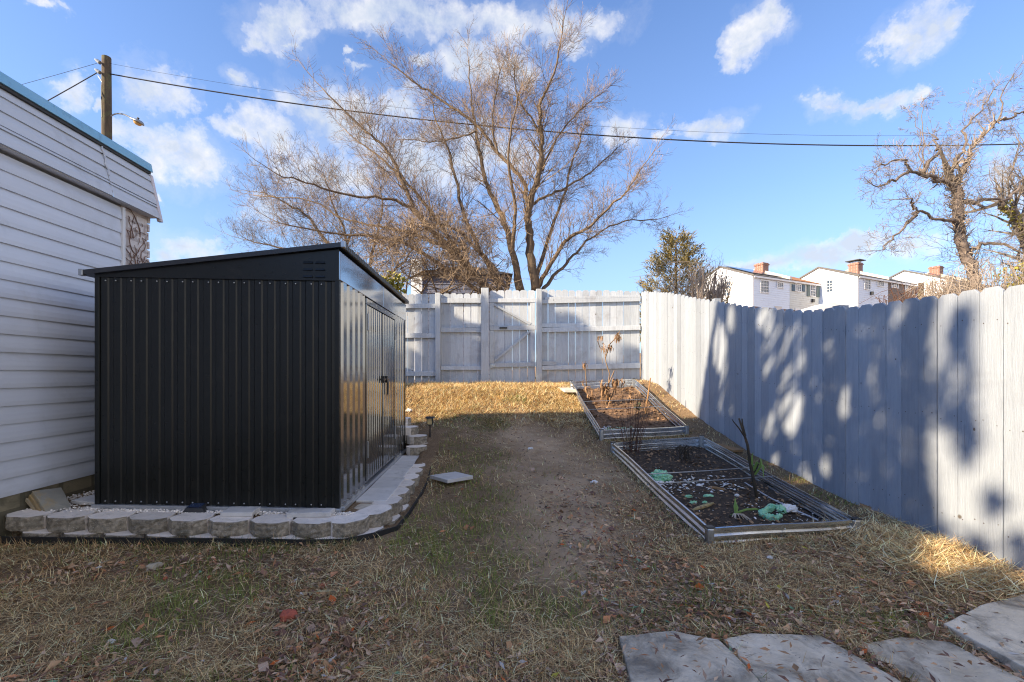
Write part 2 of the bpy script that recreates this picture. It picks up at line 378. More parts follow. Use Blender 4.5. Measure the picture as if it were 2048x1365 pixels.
def make_world():
    w = bpy.data.worlds.new('World'); scene.world = w; w.use_nodes = True
    T = NT(w.node_tree); bg = T.n['Background']
    sky = T.node('ShaderNodeTexSky', sky_type='NISHITA', sun_disc=False, sun_elevation=EL, sun_rotation=math.atan2(SUN.x, SUN.y), air_density=1.0, dust_density=.6, ozone_density=2.2, altitude=50)
    tc = T.node('ShaderNodeTexCoord'); d = tc.outputs['Generated']
    sep = T.node('ShaderNodeSeparateXYZ', ins={0: d})
    az = T.math('ARCTAN2', sep.outputs[0], sep.outputs[1]); el = T.math('ARCSINE', sep.outputs[2])
    n1 = T.node('ShaderNodeTexNoise', ins={'Vector': d, 'Scale': 9.0, 'Detail': 6.0, 'Roughness': .62})
    warp = T.node('ShaderNodeVectorMath', operation='SUBTRACT', ins={0: n1.outputs['Color'], 1: (.5,.5,.5)})
    warp = T.node('ShaderNodeVectorMath', operation='MULTIPLY', ins={0: warp.outputs[0], 1: (.20,.12,0)})
    p = T.node('ShaderNodeCombineXYZ', ins={0: az, 1: el, 2: 0.0})
    p = T.node('ShaderNodeVectorMath', operation='ADD', ins={0: p.outputs[0], 1: warp.outputs[0]}).outputs[0]
    acc = None
    for cx, cy, rx, ry in CLOUDS:
        u = (cx - 977) / FX; v = (746 - cy) / FX
        a = math.atan(u); e = math.atan(v / math.sqrt(1 + u * u))
        ra = rx / FX / (1 + u * u) * 1.04; re = ry / FX / (1 + v * v) * 1.06
        q = T.node('ShaderNodeVectorMath', operation='SUBTRACT', ins={0: p, 1: (a, e, 0)})
        q = T.node('ShaderNodeVectorMath', operation='MULTIPLY', ins={0: q.outputs[0], 1: (1 / ra, 1 / re, 0)})
        L = T.node('ShaderNodeVectorMath', operation='LENGTH', ins={0: q.outputs[0]}).outputs[1]
        k = T.math('SUBTRACT', 1.0, L)
        acc = k if acc is None else T.math('SMOOTH_MAX', acc, k, .25)
    n2 = T.math('ADD', T.math('MULTIPLY', T.noise(d, 13, 8, .66), .6), T.math('MULTIPLY', T.noise(d, 34, 7, .6), .4))
    dens = T.math('ADD', acc, T.math('MULTIPLY', T.math('SUBTRACT', n2, .49), 3.0))
    # unseen bright warm cloud added beside and behind the view as fill light
    n4 = T.noise(d, 3.2, 7, .6)
    fill_cloud = T.math('MULTIPLY', T.ramp(n4, [(.44, 0.0), (.60, 1.0)]), T.ramp(T.math('ABSOLUTE', az), [(.30, 0.0), (.42, 1.0)]) if False else T.node('ShaderNodeMapRange', ins={0: T.math('ABSOLUTE', az), 1: 1.0, 2: 1.25, 3: 0.0, 4: .8}).outputs[0])
    fill_cloud = T.math('MULTIPLY', fill_cloud, T.node('ShaderNodeMapRange', ins={0: sep.outputs[0], 1: -.35, 2: .25, 3: 0.0, 4: 1.0}).outputs[0])
    mask = T.ramp(dens, [(-.15, 0.0), (.22, .32), (.85, .98)])
    wisp = T.ramp(T.math('ADD', T.math('MULTIPLY', acc, .45), T.noise(d, 7, 8, .68, .8)), [(.32, 0.0), (.8, .26)])
    mask = T.math('MAXIMUM', mask, wisp)
    mask = T.math('MAXIMUM', mask, fill_cloud)
    n3 = T.noise(d, 12, 5, .6)
    shade = T.ramp(T.math('ADD', T.math('MULTIPLY', acc, .35), T.math('MULTIPLY', n3, .65)), [(.38, 1.0), (.62, 0.0)])
    cl = T.mix(shade, CLOUD_DARK, CLOUD_LIGHT)
    cl = T.mix(fill_cloud, cl, (10.5, 9.0, 6.9))
    tint = T.mix(1.0, sky.outputs[0], SKY_TINT, 'MULTIPLY')
    # paler air close to the horizon
    hz = T.ramp(T.math('ABSOLUTE', el), [(.0, .72), (.34, .22), (.8, 0.0)])
    tint = T.mix(hz, tint, SKY_HORIZON)
    out = T.mix(T.math('MULTIPLY', mask, .93), tint, cl)
    T.l.new(out, bg.inputs[0]); bg.inputs[1].default_value = .10
CLOUD_LIGHT = (3.75, 3.7, 3.7); CLOUD_DARK = (2.5, 2.75, 3.2)
SKY_TINT = (.66, .80, 1.04); SKY_HORIZON = (2.05, 2.65, 3.3)
make_world()
scene.view_settings.view_transform = 'Standard'; scene.view_settings.look = 'None'
scene.view_settings.exposure = 1.52; scene.view_settings.gamma = 1

cam = bpy.data.cameras.new('camera'); cam.sensor_width = 36; cam.lens = 36 * FX / 2048
cam.shift_x = (1024 - 977) / 2048; cam.shift_y = (746 - 682.5) / 2048; cam.clip_end = 2000; cam.clip_start = .05
co = bpy.data.objects.new('camera', cam); COL.objects.link(co); co.location = (0, 0, EYE); co.rotation_euler = (R(90), 0, 0)
scene.camera = co
scene.cycles.use_denoising = True; scene.cycles.denoiser = 'OPENIMAGEDENOISE'; scene.cycles.denoising_input_passes = 'RGB_ALBEDO_NORMAL'; scene.cycles.denoising_prefilter = 'NONE'
scene.cycles.filter_width = 1.15

# ------------------------------------------------------------------ ground
PY = [-60, 0, 2.2, 3.3, 4.5, 5.8, 6.2, 7.0, 7.5, 8.2, 8.9, 9.8, 14, 30, 300]
PZ = [-.3, -.02, 0, .05, .14, .28, .36, .55, .68, .88, 1.0, 1.03, 1.0, .9, .8]
def base_h(X, Y):
    X = np.asarray(X, float); Y = np.asarray(Y, float)
    z = sum(np.interp(Y + o, PY, PZ) for o in (-.3, -.15, 0, .15, .3)) / 5
    st = lambda a, b, v: (lambda t: t * t * (3 - 2 * t))(np.clip((v - a) / (b - a), 0, 1))
    z = z + .075 * (1 - st(-1.5, .5, X)) * (1 - st(3.6, 5.0, Y))
    z = z + .10 * st(1.4, 3.2, X) * st(8.0, 9.6, Y)
    # rise under the far houses
    z = z + 3.6 * st(14, 24, X) * st(22, 36, Y)
    pad = (X > -3.6) & (X < -.86) & (Y > 3.22) & (Y < 6.35)
    z = np.where(pad, np.minimum(z, .10), z)
    return z
def gz(x, y): return float(base_h(x, y))
def make_ground():
    fx = np.arange(-5, 4.4, .05); fy = np.arange(.8, 10.6, .05)
    xs = np.concatenate([-np.geomspace(400, 5.3, 22), fx, np.geomspace(4.7, 400, 22)])
    ys = np.concatenate([-np.geomspace(300, .3, 16) + .5, fy, np.geomspace(11, 500, 30)])
    X, Y = np.meshgrid(xs, ys)
    Z = base_h(X, Y)
    fine = (X > -5) & (X < 4.3) & (Y > .9) & (Y < 10.5)
    Z = Z + np.where(fine, (fbm(X, Y, 1.6, 3) - .5) * .045 + (fbm(X, Y, 9, 5) - .5) * .022, 0)
    dip = inside_bed(X.ravel(), Y.ravel(), BED1, -.015) | inside_bed(X.ravel(), Y.ravel(), BED2, -.015)
    Z = np.where(dip.reshape(X.shape), Z - .32, Z)
    n, mth = X.shape
    V = np.stack([X, Y, Z], -1).reshape(-1, 3)
    i = np.arange(n - 1)[:, None] * mth + np.arange(mth - 1)[None]
    Q = np.stack([i, i + 1, i + 1 + mth, i + mth], -1).reshape(-1, 4)
    o = np_mesh('ground', V, Q.ravel(), np.full(len(Q), 4), None, M['ground'])
    o.data.polygons.foreach_set('use_smooth', [True] * len(Q))
    at = o.data.attributes.new('bare', 'FLOAT', 'POINT'); at.data.foreach_set('value', pathness(X.ravel(), Y.ravel()).astype(np.float32))
    tag(o, kind='structure')
# ================================================================== SHED
SX, SY, SZ = -1.12, 3.41, .237          # front right corner of the base
SW, SD = 1.775, 2.67
SL = SX - SW; SB = SY + SD
def corr(mb, a, b, z0, z1, nrm, period=.19, depth=.014, z1b=None, hi=.52, sl=.09):
    """corrugated sheet standing between plan points a and b, ribs towards nrm"""
    a = Vector(a); b = Vector(b); d = b - a; L = d.length; d.normalize(); n = Vector(nrm).normalized()
    prof = [(0, 0)]; s = 0
    while s < L - 1e-4:
        for q, o in (((1 - hi) / 2 - sl, 0), ((1 - hi) / 2, 1), ((1 + hi) / 2 - .02, 1), ((1 + hi) / 2 - .02 + sl, 0), (.985, 0), (1, 0)) + (((.05, 0), (.075, .35), (.10, 0)) if False else ()):
            t = s + q * period
            if t < L: prof.append((t, o))
        s += period
    prof.append((L, 0))
    vs = []
    for t, o in prof:
        p = a + d * t + n * (o * depth)
        zt = z1 if z1b is None else lerp(z1, z1b, t / L)
        vs += [(p.x, p.y, z0), (p.x, p.y, zt)]
    k = len(prof)
    fs = [(2 * i, 2 * i + 2, 2 * i + 3, 2 * i + 1) for i in range(k - 1)]
    return mb.add(vs, fs)
def shear(mb, k=.018):
    mb.v = [(x, y, z - k * (x - SX)) for x, y, z in mb.v]; return mb
def make_shed():
    t = thing('garden_shed', 'charcoal ribbed metal lean-to shed with double doors on block-edged pad', 'shed', (SX - SW / 2, SY + SD / 2, SZ))
    B = lambda mb, n, m, **k: shear(mb).build(n, m, t, **k)
    zf = SZ + 1.73                                     # underside of gable panel
    ztop = 2.185
    # walls
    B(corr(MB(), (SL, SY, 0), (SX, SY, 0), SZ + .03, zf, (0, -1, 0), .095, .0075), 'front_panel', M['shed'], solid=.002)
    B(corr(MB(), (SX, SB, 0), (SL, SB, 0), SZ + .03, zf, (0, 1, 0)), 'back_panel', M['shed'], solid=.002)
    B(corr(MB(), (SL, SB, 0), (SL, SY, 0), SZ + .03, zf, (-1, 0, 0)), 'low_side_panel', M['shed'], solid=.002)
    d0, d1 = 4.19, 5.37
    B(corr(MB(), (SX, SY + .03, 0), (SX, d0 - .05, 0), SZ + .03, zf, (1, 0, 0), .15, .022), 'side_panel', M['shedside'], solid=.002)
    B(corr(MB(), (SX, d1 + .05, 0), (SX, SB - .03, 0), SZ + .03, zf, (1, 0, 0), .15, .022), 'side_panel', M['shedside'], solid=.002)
    # corner posts, gable, high side fascia
    for x, y in ((SX, SY), (SL, SY), (SX, SB), (SL, SB)):
        B(MB().box(x - .018, x + .018, y - .018, y + .018, SZ, zf, m=0), 'corner_post', M['shed'], bevel=.004)
    for y, e in ((SY, -1), (SB, 1)):
        g = [(SL - .01, y + e * .019, zf - .02), (SX + .015, y + e * .019, zf - .02), (SX + .015, y + e * .019, ztop), (SL - .01, y + e * .019, zf + .012)]
        gb = B(MB().prism(g, (0, -e * .02, 0)), 'gable_panel', M['shed'], bevel=.003)
        if e < 0:
            for cx in (-.15, -.06):
                for k in range(3):
                    zz = ztop - .175 + k * .052 - .04
                    x0 = SX + cx - .10
                    lv = MB().add([(x0, y - .0205, zz), (x0 + .075, y - .0205, zz), (x0 + .07, y - .0205, zz + .016), (x0 + .005, y - .0205, zz + .016),
                                   (x0 + .004, y - .029, zz + .001), (x0 + .071, y - .029, zz + .001)],
                                  [(0,1,5,4), (4,5,2,3), (0,4,3), (1,2,5)])
                    B(lv, 'louvre', M['shed'])
    ym = (d0 + d1) / 2
    for a, b in ((SY - .018, ym - .002), (ym + .002, SB + .018)):
        B(MB().box(SX + .012, SX + .026, a, b, zf - .012, ztop - .015), 'fascia_panel', M['fascia'], bevel=.004)
    # roof sheet: one slab sloping to the house, ribs along the slope
    x0, x1, y0, y1 = SL - .095, SX + .05, SY - .05, SB + .06
    zr = lambda x: lerp(zf + .0, ztop + .004, (x - SL) / SW)
    mb = MB()
    o = [(x0, y0, zr(x0)), (x1, y0, zr(x1)), (x1, y0, zr(x1) + .034), (x0, y0, zr(x0) + .034)]
    mb.prism(o, (0, y1 - y0, 0))
    yy = y0 + .1
    while yy < y1 - .05:
        rb = [(x0 + .01, yy, zr(x0) + .033), (x1 - .005, yy, zr(x1) + .033), (x1 - .005, yy + .012, zr(x1) + .048), (x0 + .01, yy + .012, zr(x0) + .048)]
        rb2 = [(x, y + .045 - 2 * (y - yy) if False else y, z) for x, y, z in rb]
        mb.add([(x0 + .01, yy, zr(x0) + .033), (x1 - .004, yy, zr(x1) + .033), (x1 - .004, yy + .012, zr(x1) + .049), (x0 + .01, yy + .012, zr(x0) + .049),
                (x1 - .004, yy + .04, zr(x1) + .049), (x0 + .01, yy + .04, zr(x0) + .049), (x1 - .004, yy + .052, zr(x1) + .033), (x0 + .01, yy + .052, zr(x0) + .033)],
               [(0,1,2,3), (3,2,4,5), (5,4,6,7), (1,6,4,2), (0,3,5,7)])
        yy += .16
    roof = B(mb, 'roof', M['shedroof'])
    # underside corrugation along the high eave and end caps
    mb = MB(); yy = y0 + .02; q = []
    while yy < y1 - .06:
        q += [(yy, .0), (yy + .006, .009), (yy + .024, .009), (yy + .03, .0)]; yy += .05
    vs = [(x1 + .002 + o, y, z) for y, o in q for z in (zr(x1) - .006, zr(x1) + .031)]
    mb.add(vs, [(2 * i, 2 * i + 2, 2 * i + 3, 2 * i + 1) for i in range(len(q) - 1)])
    B(mb, 'roof_edge_trim', M['shedroof'])
    for x in (x0, x1):
        B(MB().box(x - .012, x + .02, y0 - .006, y0 + .03, zr(x) - .006, zr(x) + .042), 'roof_corner_cap', M['galv'], bevel=.004)
    # pale base rails
    B(MB().box(SL - .03, SX + .03, SY - .032, SY + .02, SZ, SZ + .03), 'base_rail', M['edgestrip'], bevel=.003)
    B(MB().box(SX - .02, SX + .045, SY + .021, SB + .03, SZ - .002, SZ + .028), 'base_rail', M['edgestrip'], bevel=.003)
    # doors
    B(MB().box(SX - .004, SX + .022, d0 - .05, d1 + .05, zf - .075, zf - .02), 'door_header', M['shedside'], bevel=.003)
    for y in (d0 - .05, d1 + .025):
        B(MB().box(SX - .004, SX + .022, y, y + .025, SZ + .03, zf - .076), 'door_jamb', M['shedside'], bevel=.003)
    for k, (a, b) in enumerate(((d0 - .022, ym - .013), (ym + .013, d1 + .022))):
        dm = corr(MB(), (SX + .012, a, 0), (SX + .012, b, 0), SZ + .05, zf - .085, (1, 0, 0), .083, .009)
        dr = B(dm, 'door', M['shedside'], solid=.003)
        hy = b - .06 if k == 0 else a + .06
        hd = MB().box(SX + .02, SX + .055, hy - .012, hy + .012, SZ + .93, SZ + 1.0)
        hd.box(SX + .04, SX + .058, hy - .055, hy + .055, SZ + .955, SZ + .975)
        if k: hd.box(SX + .03, SX + .045, hy + .06, hy + .075, SZ + .80, SZ + .96)
        shear(hd).build('handle', M['black'], dr, bevel=.002)
        for z in (SZ + .26, SZ + 1.42):
            y = a - .012 if k == 0 else b - .012
            shear(MB().box(SX + .022, SX + .031, y, y + .026, z, z + .15)).build('hinge', M['galv'], dr, bevel=.002)
    # screws
    sc = bpy.data.meshes.new('screw'); bm = bmesh.new(); bmesh.ops.create_uvsphere(bm, u_segments=8, v_segments=5, radius=.0055); bm.to_mesh(sc); bm.free(); sc.materials.append(M['screw'])
    def screw(x, y, z):
        o = bpy.data.objects.new('screw', sc); COL.objects.link(o); o.parent = t
        o.location = (x - t.location.x, y - t.location.y, z - .018 * (x - SX) - t.location.z)
    s = 0.065
    while s < SW - .02:
        screw(SL + s, SY - .018, zf - .045); screw(SL + s, SY - .02, SZ + .055)
        if s + .075 < SW - .03: screw(SL + s + .075, SY - .018, zf - .045); screw(SL + s + .075, SY - .02, SZ + .055)
        s += .19
    s = .1
    while s < SD - .05:
        if not (d0 - .06 < SY + s < d1 + .06): screw(SX + .02, SY + s, SZ + .055)
        s += .15
    for k in range(6): screw(SX + .024, lerp(d0, d1, (k + .5) / 6), zf - .045)
make_shed()

# ================================================================== GARAGE ON THE LEFT
GX = -3.4; GE = 4.61
def make_garage():
    t = thing('garage', 'white sided flat-roofed garage wall with blue metal roof edge beside the shed', 'garage', (GX - 2.5, 0, 0))
    B = lambda mb, n, m, **k: mb.build(n, m, t, **k)
    y0 = -8.0
    # lap siding, each course a leaning board with its own dark shadow line below
    ye = 4.235; zb = .40; top = 2.80; e = .127
    mb = MB(); z = zb; k = 0
    while z < top - .01:
        z1 = min(z + e, top); n = 26; rows = [(0, .016), (.25, .017), (.55, .013), (.8, .007), (1, .002)]
        vs = []
        ys = np.linspace(y0, ye, n)
        for y in ys:
            w = .0016 * math.sin(y * 1.7 + k) + .0012 * math.sin(y * 4.1 + k * 2.3)
            for q, o in [(0, .002)] + rows:
                vs.append((GX + o + (w if o > .002 else 0), y, z + (z1 - z) * q))
        r = 6
        fs = [(i * r + j, (i + 1) * r + j, (i + 1) * r + j + 1, i * r + j + 1) for i in range(n - 1) for j in range(r - 1)]
        mb.add(vs, fs, random.uniform(.4, .6)); z = z1; k += 1
    B(mb, 'siding', M['siding'])
    B(MB().box(GX - .02, GX + .03, ye + .001, ye + .03, zb, top), 'siding_trim', M['trim'], bevel=.004)
    B(MB().box(GX - .30, GX - .02, y0, ye, zb - .001, top), 'wall', M['trim'])
    B(MB().box(GX - .3, GX + .005, y0, 4.62, -.3, zb - .003), 'foundation', M['found'])
    # brick pier at the end with its end wall
    pr = MB().box(GX - .32, GX - .012, ye + .031, GE - .02, zb, 2.86)
    for i in range(28):                                             # rough courses standing proud at the corner
        zz = zb + .02 + i * .087
        pr.box(GX - .3, GX - .012 + random.uniform(.002, .012), GE - .02, GE + random.uniform(-.012, .012), zz, zz + .075)
    B(pr, 'brick_pier', M['pier'], bevel=.006)
    B(MB().box(GX - 5, GX - .33, GE - .25, GE - .03, -.3, 3.0), 'end_wall', M['pier'])
    # overhanging band of wide metal siding
    zt, zl = 3.29, 2.83
    mb = MB(); cs = [(0, .115), (.25, .09), (.31, .085), (.56, .06), (.82, .03), (1, .01)]
    xo = lambda q: GX + lerp(.085, -.03, q)
    seam = 4.05
    for (a, b, lift, push) in ((y0, seam, 0, 0), (seam + .001, GE + .02, -.008, .006)):
        for i in range(len(cs) - 1):
            q0, q1 = cs[i][0], cs[i + 1][0]
            z0 = lerp(zl, zt, q0) + lift; z1 = lerp(zl, zt, q1) + lift
            n = 14; vs = []
            for y in np.linspace(a, b, n):
                w = .003 * math.sin(y * 2.3 + i) + .002 * math.sin(5 * y)
                vs += [(xo(q0) + push + w - .014, y, z0 + .001), (xo(q0) + push + w + .003, y, z0), (xo(q0 + .5 * (q1 - q0)) + push + w + .002, y, (z0 + z1) / 2), (xo(q1) + push + w - .012, y, z1)]
            mb.add(vs, [(k * 4 + j, k * 4 + 4 + j, k * 4 + 5 + j, k * 4 + 1 + j) for k in range(n - 1) for j in range(3)], random.uniform(.35, .65))
    B(mb, 'siding_band', M['band'], solid=.003)
    # crinkled cover strip over the joint of the band
    pts = [(xo(q) + .012 + .004 * (i % 2), seam + .012 * math.sin(i * 2.2), lerp(zl, zt, q)) for i, q in enumerate((.40, .5, .6, .7, .8, .9, .97))]
    B(MB().tube(pts, .007, 5), 'joint_strip', M['band'])
    B(MB().prism([(xo(0) + .012, GE + .02, zl - .035), (xo(0) - .03, GE + .02, zl - .035), (xo(1) - .03, GE + .02, zt - .02), (xo(1) + .022, GE + .02, zt - .02)], (0, .035, 0)), 'corner_trim', M['pinktrim'], bevel=.004)
    B(MB().box(GX - .2, xo(0) - .014, y0, GE + .015, zl - .006, zl + .004), 'soffit', M['trim'])
    # blue drip edge and roof
    B(MB().prism([(GX - .045, y0, 3.295), (GX + .012, y0, 3.29), (GX - .005, y0, 3.375), (GX - .06, y0, 3.385)], (0, GE + .03 - y0, 0)), 'roof_edge', M['bluedrip'], bevel=.004)
    B(MB().box(GX - .055, GX - .005, y0, GE + .02, 3.27, 3.292), 'drip_gap', M['roofing'])
    B(MB().box(GX - 5.4, GX - .061, y0, GE + .03, 3.2, 3.36), 'roof', M['roofing'])
    B(MB().box(GX - 5.2, GX - 5, y0, GE - .03, -.3, 3.2), 'far_wall', M['trim'])
    # dry creeper on the pier
    v = MB(); rng = random.Random(5)
    for i in range(46):
        y = rng.uniform(ye + .04, GE - .02); z = rng.uniform(1.2, 2.6); d = rng.uniform(-.9, .9); pts = []
        for k in range(7):
            pts.append((GX - .012 + rng.uniform(0, .016), min(max(y, ye + .035), GE - .01), min(z, 2.82))); y += d * .035 + rng.uniform(-.02, .02); z += rng.uniform(.01, .07); d += rng.uniform(-.5, .5)
        v.tube(pts, [.0055 - .0005 * k for k in range(7)], 4, rng.random(), cap=False)
    for i in range(90):
        y = rng.uniform(ye + .04, GE - .02); z = rng.uniform(1.2, 2.8); a = rng.uniform(0, 6.28); L = rng.uniform(.02, .07)
        v.tube([(GX - .006, y, z), (GX + .004, y + L * .5 * math.cos(a), z + L * .5 * math.sin(a)), (GX, y + L * math.cos(a), z + L * math.sin(a))], .0035, 3, rng.random(), cap=False)
    tag(v.build('dried_creeper', M['vine']), 'leafless brown creeper clinging to the painted brick garage pier', 'climbing plant')
make_garage()

# ================================================================== FENCES
def picket(mb, c, along, out, w, z0, z1, th=.017, ear=.028, tint=.5, lean=0):
    """one dog-eared board; c plan centre, along unit vector in plan, out unit vector in plan"""
    a = Vector((along[0], along[1], 0)); n = Vector((out[0], out[1], 0)); c = Vector((c[0], c[1], 0)); h = w / 2
    pts = [c - a * h + Vector((0,0,z0)), c + a * h + Vector((0,0,z0)), c + a * (h + lean) + Vector((0,0,z1 - ear)), c + a * (h - ear + lean) + Vector((0,0,z1)), c - a * (h - ear - lean) + Vector((0,0,z1)), c - a * (h - lean) + Vector((0,0,z1 - ear))]
    mb.prism([p - n * th for p in pts], n * th, tint)
RX = 3.26
def fence_right():
    rng = random.Random(3)
    t = thing('wooden_fence', 'tall pale painted board fence stepping up the slope along the garden beds', 'fence', (RX, 5, .3))
    TOPY = [1.2, 2.79, 3.2, 3.63, 4.14, 4.8, 5.72, 7.07, 8.3, 9.7]; TOPZ = [1.80, 1.814, 1.83, 1.845, 1.872, 1.925, 2.09, 2.41, 2.72, 2.99]
    mb = MB(); y = 1.3
    while y < 9.74:
        w = .1395 * rng.uniform(.985, 1.015); c = y + w / 2
        zt = np.interp(c, TOPY, TOPZ) + rng.uniform(-.008, .008); zb = gz(RX - .02, c) - .03 + (rng.uniform(.03, .06) if 3.55 < c < 4.1 else 0)
        xf = RX + rng.uniform(-.003, .004)
        picket(mb, (xf, c), (0, 1), (-1, 0), w, zb, zt, tint=rng.random(), lean=rng.uniform(-.003, .003), ear=.03)
        xs = xf - .0005
        for k in (.28, .95, 1.62):                        # rusty nail heads, then short drying cracks
            for s in (-1, 1):
                yy, z0 = c + s * rng.uniform(.035, .05), zt - 1.83 + k + rng.uniform(-.025, .025); r = rng.uniform(.0035, .0055)
                mb.add([(xs, yy + r * math.cos(a * 1.05), z0 + r * math.sin(a * 1.05)) for a in range(6)], [(5, 4, 3, 2, 1, 0)], .5, 1)
        if rng.random() < .45:
            yy, z0, L = c + rng.uniform(-.045, .045), rng.choice((zb + .03, zt - .35, rng.uniform(zb + .3, zt - .6))), rng.uniform(.08, .32); r = rng.uniform(.0006, .0014)
            mb.add([(xs, yy - r, z0), (xs, yy + r, z0 + .01), (xs, yy + r + .004, z0 + L * .6), (xs, yy + .005, z0 + L), (xs, yy - r + .003, z0 + L * .5)], [(4, 3, 2, 1, 0)], .5, 1)
        if rng.random() < .22:
            yy, z0, r = c + rng.uniform(-.04, .04), rng.uniform(zb + .15, zt - .15), rng.uniform(.006, .014)
            mb.add([(xs, yy + r * rng.uniform(.6, 1.1) * math.cos(a * .785), z0 + r * 1.3 * rng.uniform(.6, 1.1) * math.sin(a * .785)) for a in range(8)], [(7, 6, 5, 4, 3, 2, 1, 0)], .5, 1)
        y += w + abs(rng.gauss(.003, .003)) + (.006 if rng.random() < .12 else 0)
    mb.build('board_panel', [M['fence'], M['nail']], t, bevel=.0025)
    for k in (.28, .95, 1.62):
        m = MB(); ys = np.arange(1.3, 9.7, .6)
        for a, b in zip(ys[:-1], ys[1:]):
            za = np.interp(a, TOPY, TOPZ) - 1.83 + k; zb = np.interp(b, TOPY, TOPZ) - 1.83 + k
            m.bar((RX + .042, a, za), (RX + .042, b, zb), .04, .09)
        m.build('rail', M['fence'], t)
    for y in (2.0, 4.4, 6.8, 9.2):
        MB().box(RX + .07, RX + .16, y - .045, y + .045, gz(RX, y) - .2, np.interp(y, TOPY, TOPZ) + .02).build('post', M['fence'], t)
fence_right()
BY = 9.8
def fx(px): return (px - 977) * BY / FX
def fz(py): return EYE - (py - 746) * BY / FX
def zx(v): return fx(700 + v / 3.413)
def zz(v): return fz(560 + v / 3.413)
def fence_back():
    rng = random.Random(8)
    t = thing('wooden_fence', 'grey weathered board fence with gapped pickets and cross rails either side of the gate', 'fence', (0, BY, 1.0))
    secs = [(-4.4, zx(586), zz(95), -.01), (zx(586) + .01, zx(893), zz(95), 0), (zx(1306), RX - .03, zz(68), .0)]
    for i, (a, b, top, _) in enumerate(secs):
        mb = MB(); x = a
        while x < b - .03:
            w = min(.143 * rng.uniform(.97, 1.03), b - x); c = x + w / 2
            tp = top + rng.uniform(-.012, .012) - (.012 * (c - a) if i == 2 else 0)
            zb = gz(c, BY) - .01
            picket(mb, (c, BY + rng.uniform(-.003, .003)), (1, 0), (0, -1), w - .004, zb, tp, tint=rng.random(), lean=rng.uniform(-.006, .006), ear=.03)
            x += w + (rng.uniform(.003, .010) if i < 2 else rng.uniform(.001, .005))
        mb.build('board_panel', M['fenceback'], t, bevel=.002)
    def rail(x0, x1, za0, za1, zb0, zb1, dy=0, th=.038):
        yy = BY - .018 - dy
        MB().prism([(x0, yy, za1), (x1, yy, zb1), (x1, yy, zb0), (x0, yy, za0)], (0, -th, 0), rng.random()).build('rail', M['fenceback'], t, bevel=.004)
    for a, b in ((165, 197), (365, 398), (625, 658)): rail(-4.4, zx(583), zz(a), zz(b), zz(a), zz(b))
    for a, b in ((128, 160), (328, 360), (588, 617)): rail(zx(622), zx(893), zz(a), zz(b), zz(a), zz(b))
    rail(zx(790), zx(893), zz(299), zz(327), zz(299), zz(327), 0, .03)
    R3 = RX - .035
    rail(zx(1308), R3, zz(138), zz(165), zz(122), zz(149)); rail(zx(1330), R3, zz(121), zz(137), zz(105), zz(121), .0, .03)
    rail(zx(1308), R3, zz(330), zz(360), zz(312), zz(344)); rail(zx(1306), zx(1592), zz(299), zz(326), zz(299), zz(326), 0, .03)
    rail(zx(1308), R3, zz(588), zz(616), zz(566), zz(604)); rail(zx(1308), zx(1405), zz(556), zz(584), zz(556), zz(584), 0, .03)
    def post(a, b, top, d=.1, cap=0):
        x0, x1 = zx(a), zx(b)
        MB().box(x0, x1, BY - .02 - d, BY - .019, gz((x0 + x1) / 2, BY - .1) - .3, zz(top), rng.random()).build('post', M['fenceback'], t, bevel=.008)
    post(586, 620, 95); post(896, 947, 62, .11); post(1268, 1306, 68, .1)
    for x in (-2.9,): MB().box(x, x + .1, BY - .12, BY - .019, .7, zz(95), .5).build('post', M['fenceback'], t, bevel=.008)
    # gate
    g = thing('wooden_gate', 'grey weathered plank gate with two slanting braces in the back fence', 'gate', (zx(1100), BY, 1.0))
    mb = MB(); x = zx(951)
    for k in range(6):
        w = (zx(1264) - zx(951)) / 6
        picket(mb, (x + w / 2, BY + .004), (1, 0), (0, -1), w - rng.uniform(.004, .010), zz(703), zz(71) + rng.uniform(-.01, .01), tint=rng.random(), ear=.03, lean=rng.uniform(-.004, .004)); x += w
    mb.build('board_panel', M['fenceback'], g, bevel=.002)
    def gb(pts, th=.03, dy=0, n='rail'):
        return MB().prism([(zx(a), BY - .014 - dy, zz(b)) for a, b in pts], (0, -th, 0), rng.random()).build(n, M['fenceback'], g, bevel=.004)
    gb([(952,157),(1266,157),(1266,128),(952,130)]); gb([(955,347),(1266,344),(1266,312),(955,316)]); gb([(955,600),(1266,592),(1266,562),(955,570)])
    gb([(953,569),(982,569),(982,348),(953,348)], .022, 0, 'stile'); gb([(953,315),(982,315),(982,158),(953,158)], .022, 0, 'stile')
    gb([(1230,561),(1262,561),(1262,345),(1230,345)], .022, 0, 'stile'); gb([(1230,311),(1262,311),(1262,158),(1230,158)], .022, 0, 'stile')
    gb([(983,178),(1222,311),(1240,299),(984,163)], .026, .002, 'brace'); gb([(986,562),(1238,356),(1226,345),(986,546)], .026, .002, 'brace')
    MB().box(zx(1020), zx(1072), BY - .075, BY - .046, zz(335), zz(325)).build('latch', M['black'], g, bevel=.003)
    lk = MB().box(zx(953), zx(990), BY - .06, BY - .046, zz(594), zz(578)); lk.box(zx(958), zx(972), BY - .066, BY - .046, zz(603), zz(576)); lk.build('bolt', M['galv'], g, bevel=.003)
fence_back()
